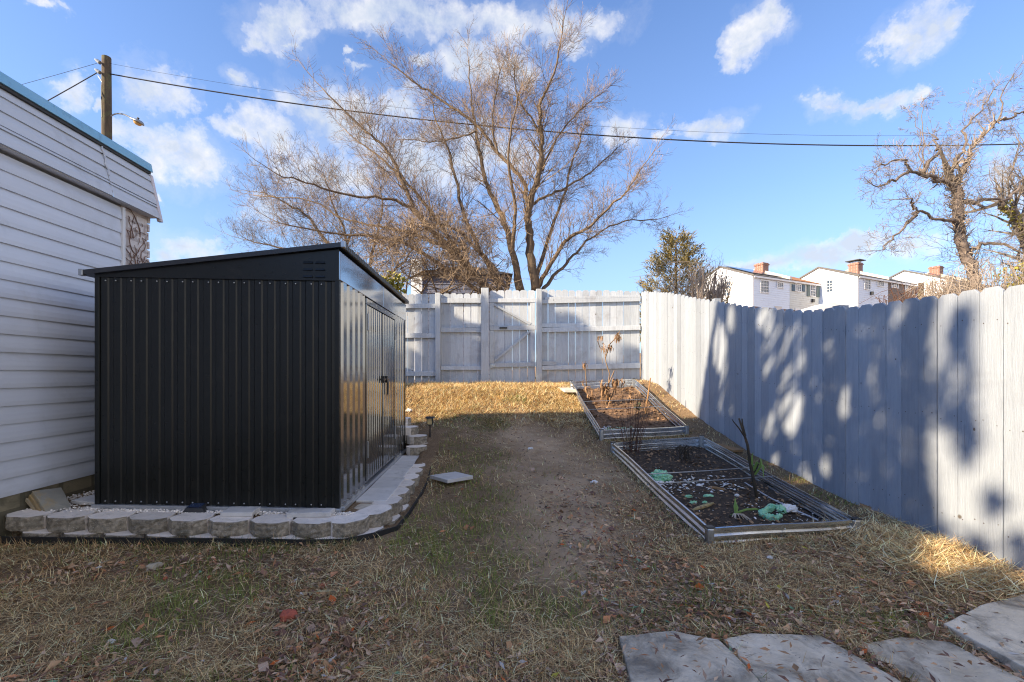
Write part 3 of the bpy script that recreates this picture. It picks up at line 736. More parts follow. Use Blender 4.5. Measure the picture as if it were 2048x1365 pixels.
def fence_left():
    rng = random.Random(15)
    t = thing('wooden_fence', 'pale board fence running behind the shed from garage corner to back fence', 'fence', (-4.3, 7, .5))
    mb = MB(); y = 4.75
    while y < 9.7:
        c = y + .07; zb = gz(-4.3, c) - .03
        picket(mb, (-4.3, c), (0, 1), (1, 0), .139, zb, zb + 1.86, tint=rng.random()); y += .143
    mb.build('board_panel', M['fence'], t)
    m = MB()
    for k in (.3, 1.0, 1.65):
        ys = np.arange(4.8, 9.7, .7)
        for a, b in zip(ys[:-1], ys[1:]): m.bar((-4.345, a, gz(-4.3, a) + k), (-4.345, b, gz(-4.3, b) + k), .04, .09)
    m.build('rail', M['fence'], t)
fence_left()

# ================================================================== RETAINING BLOCKS
def block_mesh(seed, W=.272, D=.165, H=.097):
    rng = random.Random(seed); mb = MB()
    front = [(-W * .5, .018), (-W * .42, -.002), (-W * .34, -.021), (-W * .265, -.038), (-W * .14, -.041), (0, -.041), (W * .14, -.041), (W * .265, -.038), (W * .34, -.021), (W * .42, -.002), (W * .5, .018)]
    back = [(W * .485, D * .55), (W * .37, D), (0, D), (-W * .37, D), (-W * .485, D * .55)]
    out = front + back; n = len(out); nf = len(front)
    lv = [0, .2, .4, .6, .8, .95, 1]
    vs = []
    for k, q in enumerate(lv):
        for i, (x, y) in enumerate(out):
            j = .006 if i < nf else 0
            if k == len(lv) - 1: j *= .6
            ins = .004 if k in (0, len(lv) - 1) and i < nf else 0
            vs.append((x + rng.uniform(-j, j) * .6, y + rng.uniform(-j, j) + ins, H * q + (rng.uniform(-.002, .002) if 0 < k < len(lv) - 1 else 0)))
    fs = []; ms = []
    for k in range(len(lv) - 1):
        for i in range(n):
            fs.append((k * n + i, k * n + (i + 1) % n, (k + 1) * n + (i + 1) % n, (k + 1) * n + i)); ms.append(1 if i < nf - 1 else 0)
    for f, mm in zip(fs, ms): mb.m.append(mm); mb.t.append(.5); mb.f.append(f)
    mb.v = vs
    top = (len(lv) - 1) * n
    mb.f.append(tuple(range(top, top + n))); mb.m.append(0); mb.t.append(.5)
    mb.f.append(tuple(range(n))[::-1]); mb.m.append(0); mb.t.append(.5)
    return mb
BLK = []
for s in range(4):
    o = block_mesh(s + 20).build('retaining_block', [M['blocktop'], M['blockface']])
    BLK.append(o.data); bpy.data.objects.remove(o)
ORD = ['first', 'second', 'third', 'fourth', 'fifth', 'sixth', 'seventh', 'eighth', 'ninth', 'tenth', 'eleventh', 'twelfth', 'thirteenth', 'fourteenth', 'fifteenth', 'sixteenth']
def block(x, y, z, rz, label, tilt=(0, 0), sc=(1, 1, 1)):
    o = bpy.data.objects.new('retaining_block', BLK[random.randrange(4)]); COL.objects.link(o)
    o.location = (x, y, z); o.rotation_euler = (tilt[0], tilt[1], rz); o.scale = sc
    tag(o, label, 'concrete block', 'concrete edging blocks around the shed pad'); return o
def path_pts(pl, step, start=0.0):
    """points and headings at equal steps along a polyline"""
    out = []; acc = start; L = 0
    segs = [(Vector(a), Vector(b)) for a, b in zip(pl[:-1], pl[1:])]
    tot = sum((b - a).length for a, b in segs); s = start
    while s <= tot + 1e-6:
        r = s
        for a, b in segs:
            l = (b - a).length
            if r <= l: d = (b - a).normalized(); out.append((a + d * r, d)); break
            r -= l
        s += step
    return out
wz = lambda x: .14 - .018 * (x - SX)            # top of the lower course follows the pad's slight tilt
FRONT = [(-3.38, 3.205), (-1.2, 3.165), (-1.0, 3.195), (-.88, 3.29), (-.80, 3.47), (-.765, 3.7), (-.745, 4.1), (-.735, 4.6), (-.745, 5.1), (-.775, 5.55)]
up = path_pts([Vector((a, b, 0)) for a, b in FRONT], .2885, .13)
nfr = 0; nsd = 0
for i, (p, d) in enumerate(up):
    side = d.y > .5
    jx = random.uniform(-.006, .006)
    nrm = Vector((-d.y, d.x, 0))                 # towards the pad
    p = p + nrm * jx
    if side:
        lab = f'pale scalloped edging block, {ORD[nsd]} from the rounded corner, beside the paver strip'; nsd += 1
    else:
        lab = f'pale scalloped edging block, {ORD[nfr]} from the garage, upper course before the shed'; nfr += 1
    block(p.x, p.y, wz(p.x), math.atan2(d.y, d.x) + random.uniform(-.03, .03), lab, (random.uniform(-.008, .008), .018 if not side else 0))
low = path_pts([Vector((a, b, 0)) for a, b in FRONT], .2885, .275)
for i, (p, d) in enumerate(low):
    nrm = Vector((-d.y, d.x, 0)); q = p - nrm * .032
    lab = f'half-buried edging block, {ORD[i]} from the garage in the lower course'
    block(q.x, q.y, wz(p.x) - .099, math.atan2(d.y, d.x) + random.uniform(-.03, .03), lab, (0, .018 if d.x > .5 else 0))
# stepped end of the wall behind the shed
for x, y, z, rz, lab in ((-.87, 5.80, .235, .75, 'raised edging block at the far end of the paver strip, lowest of the steps'),
                         (-.88, 6.02, .34, 1.0, 'raised edging block, second step up behind the shed corner'),
                         (-1.0, 6.22, .44, 1.5, 'raised edging block, third step up behind the shed corner'),
                         (-1.13, 6.42, .54, 1.9, 'topmost raised edging block beside the shed rear corner'),
                         (-.83, 5.95, .14, 1.2, 'sunken edging block under the steps, on the lawn side'),
                         (-.85, 6.05, .24, 1.2, 'sunken edging block under the second step on the lawn side'),
                         (-1.06, 6.22, .34, 1.4, 'shaded edging block under the third step behind the shed'),
                         (-1.2, 6.3, .24, 1.6, 'shaded edging block low behind the shed corner')):
    block(x, y, z, rz, lab, sc=(.95, 1, 1.05))
# black plastic edging in the trench
eg = MB(); pl = [Vector((a, b, 0)) for a, b in [(-3.3, 3.10)] + [(x - .005, y - .115) for x, y in FRONT[:2]] + [(-.965, 3.09), (-.79, 3.22), (-.68, 3.42), (-.645, 3.7), (-.625, 4.1), (-.615, 4.6), (-.64, 5.1)]]
for a, b in zip(pl[:-1], pl[1:]):
    n = max(1, int((b - a).length / .2))
    for k in range(n):
        p, q = a.lerp(b, k / n), a.lerp(b, (k + 1) / n)
        za, zb = (max(wz(e.x) - .06, gz(e.x, e.y) + .0) if e.y < 3.4 else gz(e.x, e.y) - .03 for e in (p, q))
        eg.bar(Vector((p.x, p.y, za)), Vector((q.x, q.y, zb)), .012, .10)
tag(eg.build('landscape_edging', M['rubber']), 'black plastic edging strip buried along the foot of the block wall', 'edging')
# pea gravel
def gravel():
    V = []; L = []; S = []; C = []
    ico = bmesh.new(); bmesh.ops.create_icosphere(ico, subdivisions=1, radius=1); vv = np.array([v.co[:] for v in ico.verts]); ff = np.array([[v.index for v in f.verts] for f in ico.faces]); ico.free()
    mb = MB(); rng = NP
    n = 2300; k = 0
    while k < n:
        if k < 1800: x, y = rng.uniform(-3.0, -1.0), rng.uniform(3.335, 3.405)
        else: x, y = rng.uniform(-3.38, -2.9), rng.uniform(3.3, 4.0)
        r = rng.uniform(.005, .0105)
        sc = vv * np.array([r * rng.uniform(.8, 1.3), r * rng.uniform(.8, 1.3), r * .75])
        mb.add((sc + np.array([x, y, .231 - .018 * (x - SX) + rng.uniform(-.006, .010)])).tolist(), ff.tolist(), rng.random()); k += 1
    tag(mb.build('gravel', M['gravel'], smooth=True), kind='stuff')
gravel()
b = MB(); b.add([(-3.42, 3.27, wz(-3.4) + .08), (-.9, 3.27, wz(-.9) + .08), (-.9, 6.25, wz(-.9) + .08), (-3.42, 6.25, wz(-3.4) + .08), (-3.42, 3.27, -.1), (-.9, 3.27, -.1), (-.9, 6.25, -.1), (-3.42, 6.25, -.1)],
              [(0,1,2,3), (0,4,5,1), (1,5,6,2), (2,6,7,3), (3,7,4,0)])
tag(b.build('pad', M['ground']), kind='structure')
# pavers beside the doors
for k, (a, c) in enumerate(((3.72, 4.14), (4.145, 4.55), (4.555, 4.95), (4.955, 5.35), (5.355, 5.74))):
    o = MB().box(-.13, .10 + (.02 if k < 2 else 0), a - (a + c) / 2, c - (a + c) / 2, 0, .04).build('paver', M['paver'], bevel=.005)
    o.location = (-.945, (a + c) / 2, .195 + random.uniform(-.002, .002)); o.rotation_euler = (random.uniform(-.006, .006), 0, random.uniform(-.015, .015))
    tag(o, f'smooth grey paver, {ORD[k]} from the rounded corner, laid along the shed doors', 'paver', 'pavers along the shed doors')
# sheet of grit and a puddle of cement where the strip stops
o = MB().blob((-.93, 3.6, .218), (.1, .1, .012), jit=.3, lv=2).build('stone_chip', M['flag']); tag(o, 'rough dark stone chip lying at the near end of the paver strip', 'stone')
# loose flat pieces on the gravel
def slab(name, label, cat, x, y, z, sx, sy, h, rz, m, tilt=(0, 0), bev=.006, group=None):
    rng = random.Random(label); mb = MB(); pts = []
    cs = [(-.5,-.5),(0,-.5),(.5,-.5),(.5,0),(.5,.5),(0,.5),(-.5,.5),(-.5,0)]
    pts = [Vector(((a + rng.uniform(-.02, .02)) * sx, (b_ + rng.uniform(-.02, .02)) * sy, 0)) for a, b_ in cs]
    o = mb.prism(pts, (0, 0, h)).build(name, m, bevel=bev)
    o.location = (x, y, z); o.rotation_euler = (tilt[0], tilt[1], rz)
    return tag(o, label, cat, group)
slab('paver_piece', 'small square paver lying on the gravel against the shed front', 'paver', -1.79, 3.325, wz(-1.8) + .097, .22, .15, .032, .02, M['paver'])
slab('paver_piece', 'narrow paver strip lying on the gravel by the shed front corner', 'paver', -1.285, 3.32, wz(-1.3) + .097, .31, .11, .035, .05, M['paver'])
slab('paver_piece', 'thin flat paver tucked behind the first edging blocks near the leaning stones', 'paver', -3.05, 3.6, wz(-3) + .085, .32, .2, .03, -.2, M['paver'])
sl = thing('spotlight', 'small black solar spotlight with pale panel lying on the gravel', 'spotlight', (-2.14, 3.36, wz(-2.1) + .09))
MB().add([(-2.225,3.33,.255),(-2.06,3.33,.255),(-2.06,3.42,.255),(-2.225,3.42,.255),(-2.205,3.34,.285),(-2.09,3.34,.285),(-2.09,3.41,.305),(-2.205,3.41,.305)],
         [(0,1,5,4),(1,2,6,5),(2,3,7,6),(3,0,4,7),(4,5,6,7),(0,3,2,1)]).build('housing', M['black'], sl, bevel=.003)
MB().add([(-2.198,3.345,.2885),(-2.10,3.345,.2885),(-2.10,3.40,.3045),(-2.198,3.40,.3045)], [(0,1,2,3)]).build('solar_panel', M['solar'], sl)
# leaning stones: three slabs propped like books against the garage foundation
_c = [Vector(p) for p in ((-3.165, 3.285, .268), (-3.09, 3.41, .264), (-3.305, 3.55, .385), (-3.335, 3.352, .405))]
_n = (_c[1] - _c[0]).cross(_c[3] - _c[0]).normalized()
if _n.x < 0: _n = -_n
for k, lab in enumerate(('mottled grey stone slab leaning in front of the trio by the garage', 'rusty brown stone slab leaning in the middle of the trio by the garage', 'tan stone slab leaning at the back of the trio by the garage')):
    off = -_n * (.036 * k) + Vector((0, -.012 * k, .004 * k)); pts = []
    for a, b in zip(_c, _c[1:] + _c[:1]):
        for q in (0, .33, .66): pts.append(a.lerp(b, q) + off + Vector((random.uniform(-.004, .004), random.uniform(-.004, .004), random.uniform(-.003, .003) if q else 0)))
    ct = sum(pts, Vector()) / len(pts)
    o = MB().prism([p - ct for p in pts], -_n * .031).build('stone_slab', M['slate'] if k == 0 else M['rustslate'] if k == 1 else M['tanslate'], bevel=.003); o.location = ct
    tag(o, lab, 'stone slab', 'stone slabs leaning by the garage')
# ================================================================== RAISED BEDS
def bed(label, C, h, rods, group):
    """C: four top corners near-left, near-right, far-right, far-left (world)"""
    C = [Vector(c) for c in C]; ctr = sum(C, Vector()) / 4
    t = thing('raised_bed', label, 'raised bed', (ctr.x, ctr.y, ctr.z - h), group=group)
    prof = [(0, .0), (.003, .014), (.022, .014), (.030, 0), (.046, 0), (.060, .016), (.076, .016), (.084, 0), (.100, 0), (.114, .016), (.130, .016), (.138, 0), (.154, 0), (.168, .016), (.184, .016), (.192, 0), (.208, 0), (.222, .016), (.238, .016), (.246, 0)]
    prof = [p for p in prof if p[0] <= h]
    for i in range(4):
        a, b = C[i], C[(i + 1) % 4]; d = (b - a); n = Vector((d.y, -d.x, 0)).normalized()
        mb = MB(); N = 14; vs = []
        for k in range(N + 1):
            q = k / N; p = a + d * q + n * (.004 * math.sin(q * 9 + i) * (1 if 0 < k < N else 0)) + Vector((0, 0, .004 * math.sin(q * 7 + i * 2)))
            for dz, o in prof: vs.append(p + n * o * .9 - Vector((0, 0, dz)))
        m = len(prof)
        mb.add(vs, [(k * m + j, (k + 1) * m + j, (k + 1) * m + j + 1, k * m + j + 1) for k in range(N) for j in range(m - 1)])
        mb.build('side_panel', M['bedmetal'], t, solid=.002)
        # seam rivets half way
        md = a.lerp(b, .5) + n * .012
        for dz in (.035, .10):
            if dz < h: MB().blob(md - Vector((0, 0, dz)), (.006, .006, .006), jit=0, lv=1).build('rivet', M['screw'], t)
    for c in C:
        out = (c - ctr); out.z = 0; out.normalize()
        p = c + out * .006
        post = MB().box(p.x - .026, p.x + .026, p.y - .026, p.y + .026, c.z - h, c.z + .004).build('corner_post', M['galv'], t, bevel=.012)
        MB().box(p.x - .031, p.x + .031, p.y - .031, p.y + .031, c.z + .0045, c.z + .014).build('corner_cap', M['black'], post, bevel=.006)
    for q in rods:
        a = C[0].lerp(C[3], q); b = C[1].lerp(C[2], q)
        MB().tube([a - Vector((0,0,.012)), a.lerp(b, .5) - Vector((0,0,.016)), b - Vector((0,0,.012))], .006, 6).build('cross_rod', M['galv'], t)
    return C
BED1 = bed('corrugated galvanised raised bed lying nearest the camera, holding dark soil and green bags',
           [P(1419, 1056, 3.30), P(1709, 1039, 3.47), P(1403, 873, 5.95), P(1226, 886, 5.72)], .24, (.40, .51), 'galvanised raised beds along the fence')
BED2 = bed('corrugated galvanised raised bed higher up the slope by the back fence, holding dead plants',
           [P(1203, 861, 6.2), P(1373, 853, 6.42), P(1267, 758, 8.75), P(1143, 763, 8.62)], .25, (.36, .52), 'galvanised raised beds along the fence')
def bed_pt(C, u, v, dz=0):
    p = C[0].lerp(C[1], u).lerp(C[3].lerp(C[2], u), v); return p + Vector((0, 0, dz))
def soil(C, dep, m, seed):
    n, k = 40, 80; V = []
    for j in range(k + 1):
        for i in range(n + 1):
            u, v = .012 + .976 * i / n, .008 + .984 * j / k
            p = bed_pt(C, u, v, -dep); p.z += float(fbm(p.x, p.y, 5, seed) - .5) * .05 + float(vnoise(p.x, p.y, 26, seed + 3) - .5) * .016
            V.append(p)
    F = [(j * (n + 1) + i, j * (n + 1) + i + 1, (j + 1) * (n + 1) + i + 1, (j + 1) * (n + 1) + i) for j in range(k) for i in range(n)]
    o = MB().add(V, F).build('soil', m, smooth=True); tag(o, kind='stuff')
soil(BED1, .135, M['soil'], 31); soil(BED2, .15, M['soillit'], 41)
def soil_z(C, u, v, dep): return bed_pt(C, u, v, -dep)

# debris in the beds
def scraps(name, C, dep, n, m, rng, reg, smin=.006, smax=.02, flat=.35):
    mb = MB()
    for k in range(n):
        u, v = rng.uniform(*reg[0]), rng.uniform(*reg[1]); p = bed_pt(C, u, v, -dep + rng.uniform(-.012, .02)); r = rng.uniform(smin, smax)
        a = rng.uniform(0, 6.28); e = r * rng.uniform(.5, 1.4)
        q = Quaternion((rng.uniform(-1,1), rng.uniform(-1,1), rng.uniform(-1,1)), rng.uniform(0, 1.0))
        ring = [p + q @ Vector((math.cos(a + t * 1.256) * r * rng.uniform(.6, 1.2), math.sin(a + t * 1.256) * e * rng.uniform(.6, 1.2), 0)) for t in range(5)]
        mb.add(ring + [p + q @ Vector((0, 0, r * flat))], [(i, (i + 1) % 5, 5) for i in range(5)] + [(4, 3, 2, 1, 0)], rng.random())
    return tag(mb.build(name, m), kind='stuff')
rng = random.Random(4)
scraps('eggshell_debris', BED1, .125, 140, M['shell'], rng, ((.04, .75), (.40, .56)), .008, .024)
scraps('eggshell_crumbs', BED1, .13, 110, M['shell'], rng, ((.5, .97), (.03, .28)), .004, .013)
scraps('pale_debris', BED1, .13, 100, M['shell'], rng, ((.03, .97), (.03, .75)), .003, .009)
scraps('shell_debris', BED2, .142, 60, M['shell'], rng, ((.02, .2), (.03, .22)), .012, .03)
scraps('bark_mulch', BED1, .125, 1300, M['deadleaf'], rng, ((.02, .98), (.02, .98)), .006, .02, .15)
scraps('bark_mulch', BED2, .14, 1100, M['deadleaf'], rng, ((.02, .98), (.02, .98)), .008, .03, .15)
def S1(px, py, _=0):
    """the point of the near bed's soil seen at an image point"""
    for Y in np.arange(3.3, 6.2, .01):
        q = P(px, py, Y); v = (Y - 3.36) / 2.5; zs = lerp(BED1[0].z, BED1[3].z, v) - .125
        if q.z <= zs: return Vector((q.x, q.y, zs + .006))
    return P(px, py, 5)
# eggshells one can tell apart
for k, (px, py, Y, r, lab) in enumerate(((1341, 967, 4.62, .022, 'white eggshell lying whole beside the cross rod'), (1474, 993, 4.12, .02, 'pale eggshell half lying alone behind the leek'), (1399, 974, 4.5, .028, 'largest white eggshell heaped under the near cross rod'), (1322, 968, 4.6, .026, 'off-white crushed eggshell below the green bag'))):
    o = MB().blob((0, 0, 0), (r * 1.2, r, r * .8), jit=.12, lv=2, rng=rng).build('eggshell', M['shell'], smooth=True); o.location = S1(px, py, Y)
    tag(o, lab, 'eggshell', 'eggshells in the near bed')

# crumpled green bags
def crumple(rx, ry, rz, seed, ring=False):
    rng = random.Random(seed); bm = bmesh.new(); bmesh.ops.create_icosphere(bm, subdivisions=4, radius=1)
    dirs = [(Vector((rng.gauss(0,1), rng.gauss(0,1), rng.gauss(0,1))).normalized(), rng.uniform(.4, 1)) for _ in range(22)]
    for v in bm.verts:
        d = v.co.normalized(); k = 0
        for q, w in dirs: k = max(k, w * (1 - abs(d.dot(q)) * 4.5))
        nz = mnoise.noise(d * 2.3 + Vector((seed, 0, 0))) * .35 + mnoise.noise(d * 6 + Vector((0, seed, 0))) * .18
        r = .70 + .32 * k + nz + rng.uniform(-.025, .025)
        v.co = Vector((d.x * rx * r, d.y * ry * r, max(-.2, d.z) * rz * r))
    mb = MB(); mb.add([v.co.copy() for v in bm.verts], [tuple(v.index for v in f.verts) for f in bm.faces]); bm.free(); return mb
o = crumple(.115, .10, .085, 3).build('plastic_bag', M['bag']); p = S1(1322, 962, 4.72); o.location = p + Vector((0,0,.015)); tag(o, 'crumpled green plastic bag lying behind the cross rods of the near bed', 'plastic bag', 'green bags in the near bed')
# twisted loop of green bag
rng = random.Random(12); mb = MB(); N, K = 60, 18; vs = []
for i in range(N + 1):
    a = -.5 + 5.6 * i / N; c = Vector((math.cos(a) * .074, math.sin(a) * .064, .045 + .03 * math.sin(a * 1.0 + 1)))
    w = .027 * (.75 + .4 * math.sin(i * .23) ** 2) * (1 if 3 < i < N - 3 else .55)
    for j in range(K):
        b = 2 * PI * j / K; rr = w * (1 + .55 * mnoise.noise(Vector((math.cos(b) * 1.3, math.sin(b) * 1.3, i * .33))) + .3 * mnoise.noise(Vector((math.cos(b) * 4, math.sin(b) * 4, i * .9))) + rng.uniform(-.06, .06))
        vs.append(c + Vector((math.cos(a) * math.cos(b) * rr, math.sin(a) * math.cos(b) * rr, math.sin(b) * rr * 1.0)))
mb.add(vs, [(i * K + j, i * K + (j + 1) % K, (i + 1) * K + (j + 1) % K, (i + 1) * K + j) for i in range(N) for j in range(K)])
o = mb.build('plastic_bag', M['bag']); o.location = S1(1546, 1034, 3.78) + Vector((0, 0, -.02)); tag(o, 'twisted green plastic bag curled into a loop beside the leek', 'plastic bag', 'green bags in the near bed')
for k, (px, py, r, lab) in enumerate(((1417, 997, .055, 'torn green bag scrap, largest of the scraps near the corn cob'), (1378, 996, .04, 'curled green bag scrap beside the larger torn scrap'), (1387, 1008, .035, 'small green bag scrap lying behind the corn cob'), (1410, 1008, .03, 'smallest green bag scrap touching the corn cob'))):
    o = crumple(r, r * .6, r * .55, 30 + k).build('plastic_scrap', M['bag']); o.location = S1(px, py, 4.05); tag(o, lab, 'plastic scrap', 'green bag scraps')

# leek with roots
def leaf_strip(mb, pts, w0, w1, tint=.5, n=Vector((0, -1, 0)), m=0):
    pts = [Vector(p) for p in pts]; vs = []; k = len(pts)
    for i, p in enumerate(pts):
        d = (pts[min(i + 1, k - 1)] - pts[max(0, i - 1)]).normalized(); s = d.cross(n); s = s.normalized() if s.length > 1e-4 else Vector((1,0,0))
        w = lerp(w0, w1, i / (k - 1)) * (1 if i < k - 1 else .2); vs += [p - s * w / 2, p + n * w * .15, p + s * w / 2]
    mb.add(vs, [(3*i, 3*i+1, 3*i+4, 3*i+3) for i in range(k-1)] + [(3*i+1, 3*i+2, 3*i+5, 3*i+4) for i in range(k-1)], tint, m)
b0 = S1(1472, 1030, 3.62)
lk = thing('leek', 'uprooted green leek with pale stringy roots lying in the near bed', 'vegetable', b0)
mb = MB(); leaf_strip(mb, [b0, b0 + Vector((-.01, 0, .06)), b0 + Vector((.0, .01, .13))], .025, .02); leaf_strip(mb, [b0, b0 + Vector((.012, 0, .05)), b0 + Vector((.004, .01, .10))], .02, .012)
leaf_strip(mb, [b0 + Vector((.01, 0, .01)), b0 + Vector((.1, .02, .03)), b0 + Vector((.19, .03, .03)), b0 + Vector((.24, .03, .01))], .02, .012); leaf_strip(mb, [b0, b0 + Vector((-.05, 0, -.02)), b0 + Vector((-.08, -.02, -.04))], .025, .012)
mb.build('leaves', M['leek'], lk, solid=.002)
rng = random.Random(2); mb = MB()
for k in range(16):
    a = rng.uniform(-1.9, 1.1); L = rng.uniform(.08, .16)
    d = Vector((math.sin(a), -.6, 0)).normalized(); pts = [b0 + Vector((0,0,.0)), b0 + d * L * .35 + Vector((0,0,.006)), b0 + d * L * .75 + Vector((rng.uniform(-.02,.02),0,-.03)), b0 + d * L + Vector((rng.uniform(-.03,.03),-.01,-.05))]
    mb.tube(pts, [.005, .004, .003, .0015], 4)
mb.build('roots', M['root'], lk)
a, b = S1(1386, 1023, 3.72), S1(1427, 1010, 3.9); mb = MB(); pts = [a.lerp(b, k / 8) + Vector((0, 0, .004)) for k in range(9)]
tag(mb.tube(pts, [.008, .015, .017, .018, .018, .018, .017, .014, .008], 9).build('corn_cob', M['cob'], smooth=True), 'dry yellow corn cob lying on dark soil by the bag scraps', 'corn cob')
a, b = S1(1417, 976, 4.40), S1(1449, 982, 4.33); tag(MB().tube([a, a.lerp(b, .5) + Vector((0,0,.004)), b], [.012, .014, .012], 8).build('stick', M['stick']), 'short orange-brown stick lying in front of the cross rods', 'stick')
pts = [S1(1490, 968) , S1(1540, 998), S1(1590, 1022), S1(1636, 1043)]
tag(MB().tube(pts, .007, 6).build('stake', M['stake']), 'long pale garden stake lying inside the near bed along its fence side', 'stake')
o = crumple(.09, .04, .05, 61).build('film_scrap', M['paper']); o.location = S1(1575, 1022, 3.98); tag(o, 'crumpled clear film wrapped round the pale stake', 'film')
# bare branch stuck in the near bed
br = thing('cut_branch', 'dark bare cut branch standing upright in the near raised bed', 'branch', P(1515, 1000, 4.2))
main = [P(1515, 1003, 4.2), P(1508, 965, 4.2), P(1500, 925, 4.2), P(1495, 890, 4.22), P(1486, 862, 4.23), P(1478, 837, 4.25)]
MB().tube(main, [.016, .015, .014, .012, .010, .008], 8).build('stem', M['darkstem'], br, smooth=True)
mb = MB(); mb.tube([P(1493, 880, 4.22), P(1478, 857, 4.2), P(1468, 845, 4.18), P(1464, 839, 4.18)], [.007, .006, .005, .0035], 6); mb.tube([P(1491, 872, 4.22), P(1485, 850, 4.26), P(1484, 838, 4.28)], [.008, .007, .006], 6)
mb.tube([P(1506, 950, 4.2), P(1516, 930, 4.2), P(1520, 918, 4.2)], [.008, .006, .004], 6); mb.build('side_shoot', M['darkstem'], br, smooth=True)
mb = MB(); leaf_strip(mb, [P(1507, 942, 4.2), P(1514, 925, 4.15), P(1526, 932, 4.15), P(1527, 955, 4.15)], .03, .015, .3); leaf_strip(mb, [P(1510, 950, 4.2), P(1520, 935, 4.15), P(1521, 918, 4.12), P(1526, 938, 4.1)], .025, .02, .7); leaf_strip(mb, [P(1505, 938, 4.2), P(1504, 915, 4.17), P(1506, 905, 4.15)], .02, .01, .4)
mb.build('dry_leaves', M['leek'], br, solid=.001)
# black wiry dead plant at the far end of the near bed
rng = random.Random(21); mb = MB(); base = P(1372, 918, 5.35)
for k in range(15):
    a = rng.uniform(-PI, PI); L = rng.uniform(.12, .30); d = Vector((math.cos(a), .5 * math.sin(a), 0)); p = base + Vector((rng.uniform(-.06, .06), rng.uniform(-.05, .05), -.02))
    mb.tube([p, p + d * L * .2 + Vector((0,0,.12)), p + d * L * .55 + Vector((0,0,.17)), p + d * L * .9 + Vector((0,0,.12)), p + d * L + Vector((0,0,.04 + rng.uniform(-.05,.05)))], [.005, .004, .0035, .003, .002], 4)
tag(mb.build('dead_plant', M['darkstem']), 'black wiry dead plant arching over the far end of the near bed', 'dead plant')
# red brown shrub between the beds
rng = random.Random(23); mb = MB(); base = P(1262, 908, 5.75)
for k in range(26):
    x = rng.uniform(-.09, .09); p = base + Vector((x, rng.uniform(-.05, .05), -.06)); H = rng.uniform(.45, .83); lean = x * 1.9 + rng.uniform(-.1, .1)
    pts = [p + Vector((lean * q ** 1.3 + rng.uniform(-.012, .012), rng.uniform(-.02, .02), H * q)) for q in (0, .2, .4, .6, .8, 1)]
    mb.tube(pts, [.0045, .004, .0035, .003, .0025, .0015], 4)
    for j in range(2):
        i = rng.randrange(2, 5); q = pts[i]; e = Vector((rng.uniform(-.08, .08), rng.uniform(-.05, .05), rng.uniform(.05, .14))); mb.tube([q, q + e * .5 + Vector((e.x * .2, 0, 0)), q + e], [.0025, .002, .0012], 3)
tag(mb.build('bare_shrub', M['redtwig']), 'upright thin red-brown bare shrub standing between the two raised beds', 'shrub')

# tall dead plants in the far bed
def hang_leaf(mb, p, L, w, rng):
    a = rng.uniform(0, 6.28); d = Vector((math.cos(a), math.sin(a), 0)); pts = [p, p + d * L * .25 + Vector((0,0,-L*.15)), p + d * L * .3 + Vector((0,0,-L*.6)), p + d * L * .2 + Vector((0,0,-L))]
    leaf_strip(mb, pts, w, w * .5, rng.random(), Vector((-math.sin(a), math.cos(a), 0)).cross(Vector((0,0,1))).normalized())
def dead_plant(label, Y, stems, clusters, seed):
    rng = random.Random(seed); Q = lambda a, b: P(700 + a / 3.413, 560 + b / 3.413, Y)
    base = Q(*stems[0][0]); t = thing('dead_plant', label, 'dead plant', base)
    mb = MB()
    for s in stems:
        pts = [Q(*q) + Vector((0, rng.uniform(-.06, .06) * (i > 0), -.11 * (i == 0))) for i, q in enumerate(s)]; n = len(pts)
        mb.tube(pts, [lerp(.012, .005, i / (n - 1)) for i in range(n)], 5)
    mb.build('stem', M['stem'], t)
    mb = MB()
    for (a, b, r, n, L) in clusters:
        for k in range(int(n * 1.5)):
            p = Q(a + rng.gauss(0, r * .5), b + rng.gauss(0, r * .6)) + Vector((0, rng.gauss(0, .05), 0)); hang_leaf(mb, p, L * rng.uniform(.5, 1.2), L * rng.uniform(.12, .30), rng)
    mb.build('leaves', M['deadleaf'], t, solid=.0015)
dead_plant('tall withered plant with curled brown leaves rising from the far raised bed', 7.75,
    [[(1755, 830), (1768, 700), (1775, 640), (1752, 560), (1742, 490), (1710, 460), (1685, 420), (1700, 385)], [(1742, 490), (1775, 440), (1815, 400), (1838, 350)], [(1768, 660), (1800, 620), (1790, 690)],
     [(1755, 830), (1715, 740), (1700, 690)], [(1760, 830), (1820, 720), (1868, 670)]],
    [(1838, 370, 16, 12, .10), (1820, 395, 18, 10, .09), (1706, 390, 14, 8, .09), (1740, 460, 20, 12, .09), (1775, 450, 16, 8, .09), (1735, 720, 30, 22, .15), (1805, 690, 22, 16, .15), (1750, 780, 40, 18, .14), (1860, 690, 18, 6, .1)], 5)
dead_plant('short withered plant with one leafy tip at the lawn side of the far bed', 8.0,
    [[(1630, 830), (1618, 720), (1608, 640), (1603, 580), (1600, 555)], [(1618, 720), (1580, 690)], [(1635, 830), (1690, 770), (1640, 740)]], [(1598, 575, 14, 10, .09), (1640, 790, 24, 14, .12), (1585, 690, 10, 4, .07), (1625, 730, 16, 6, .09)], 6)
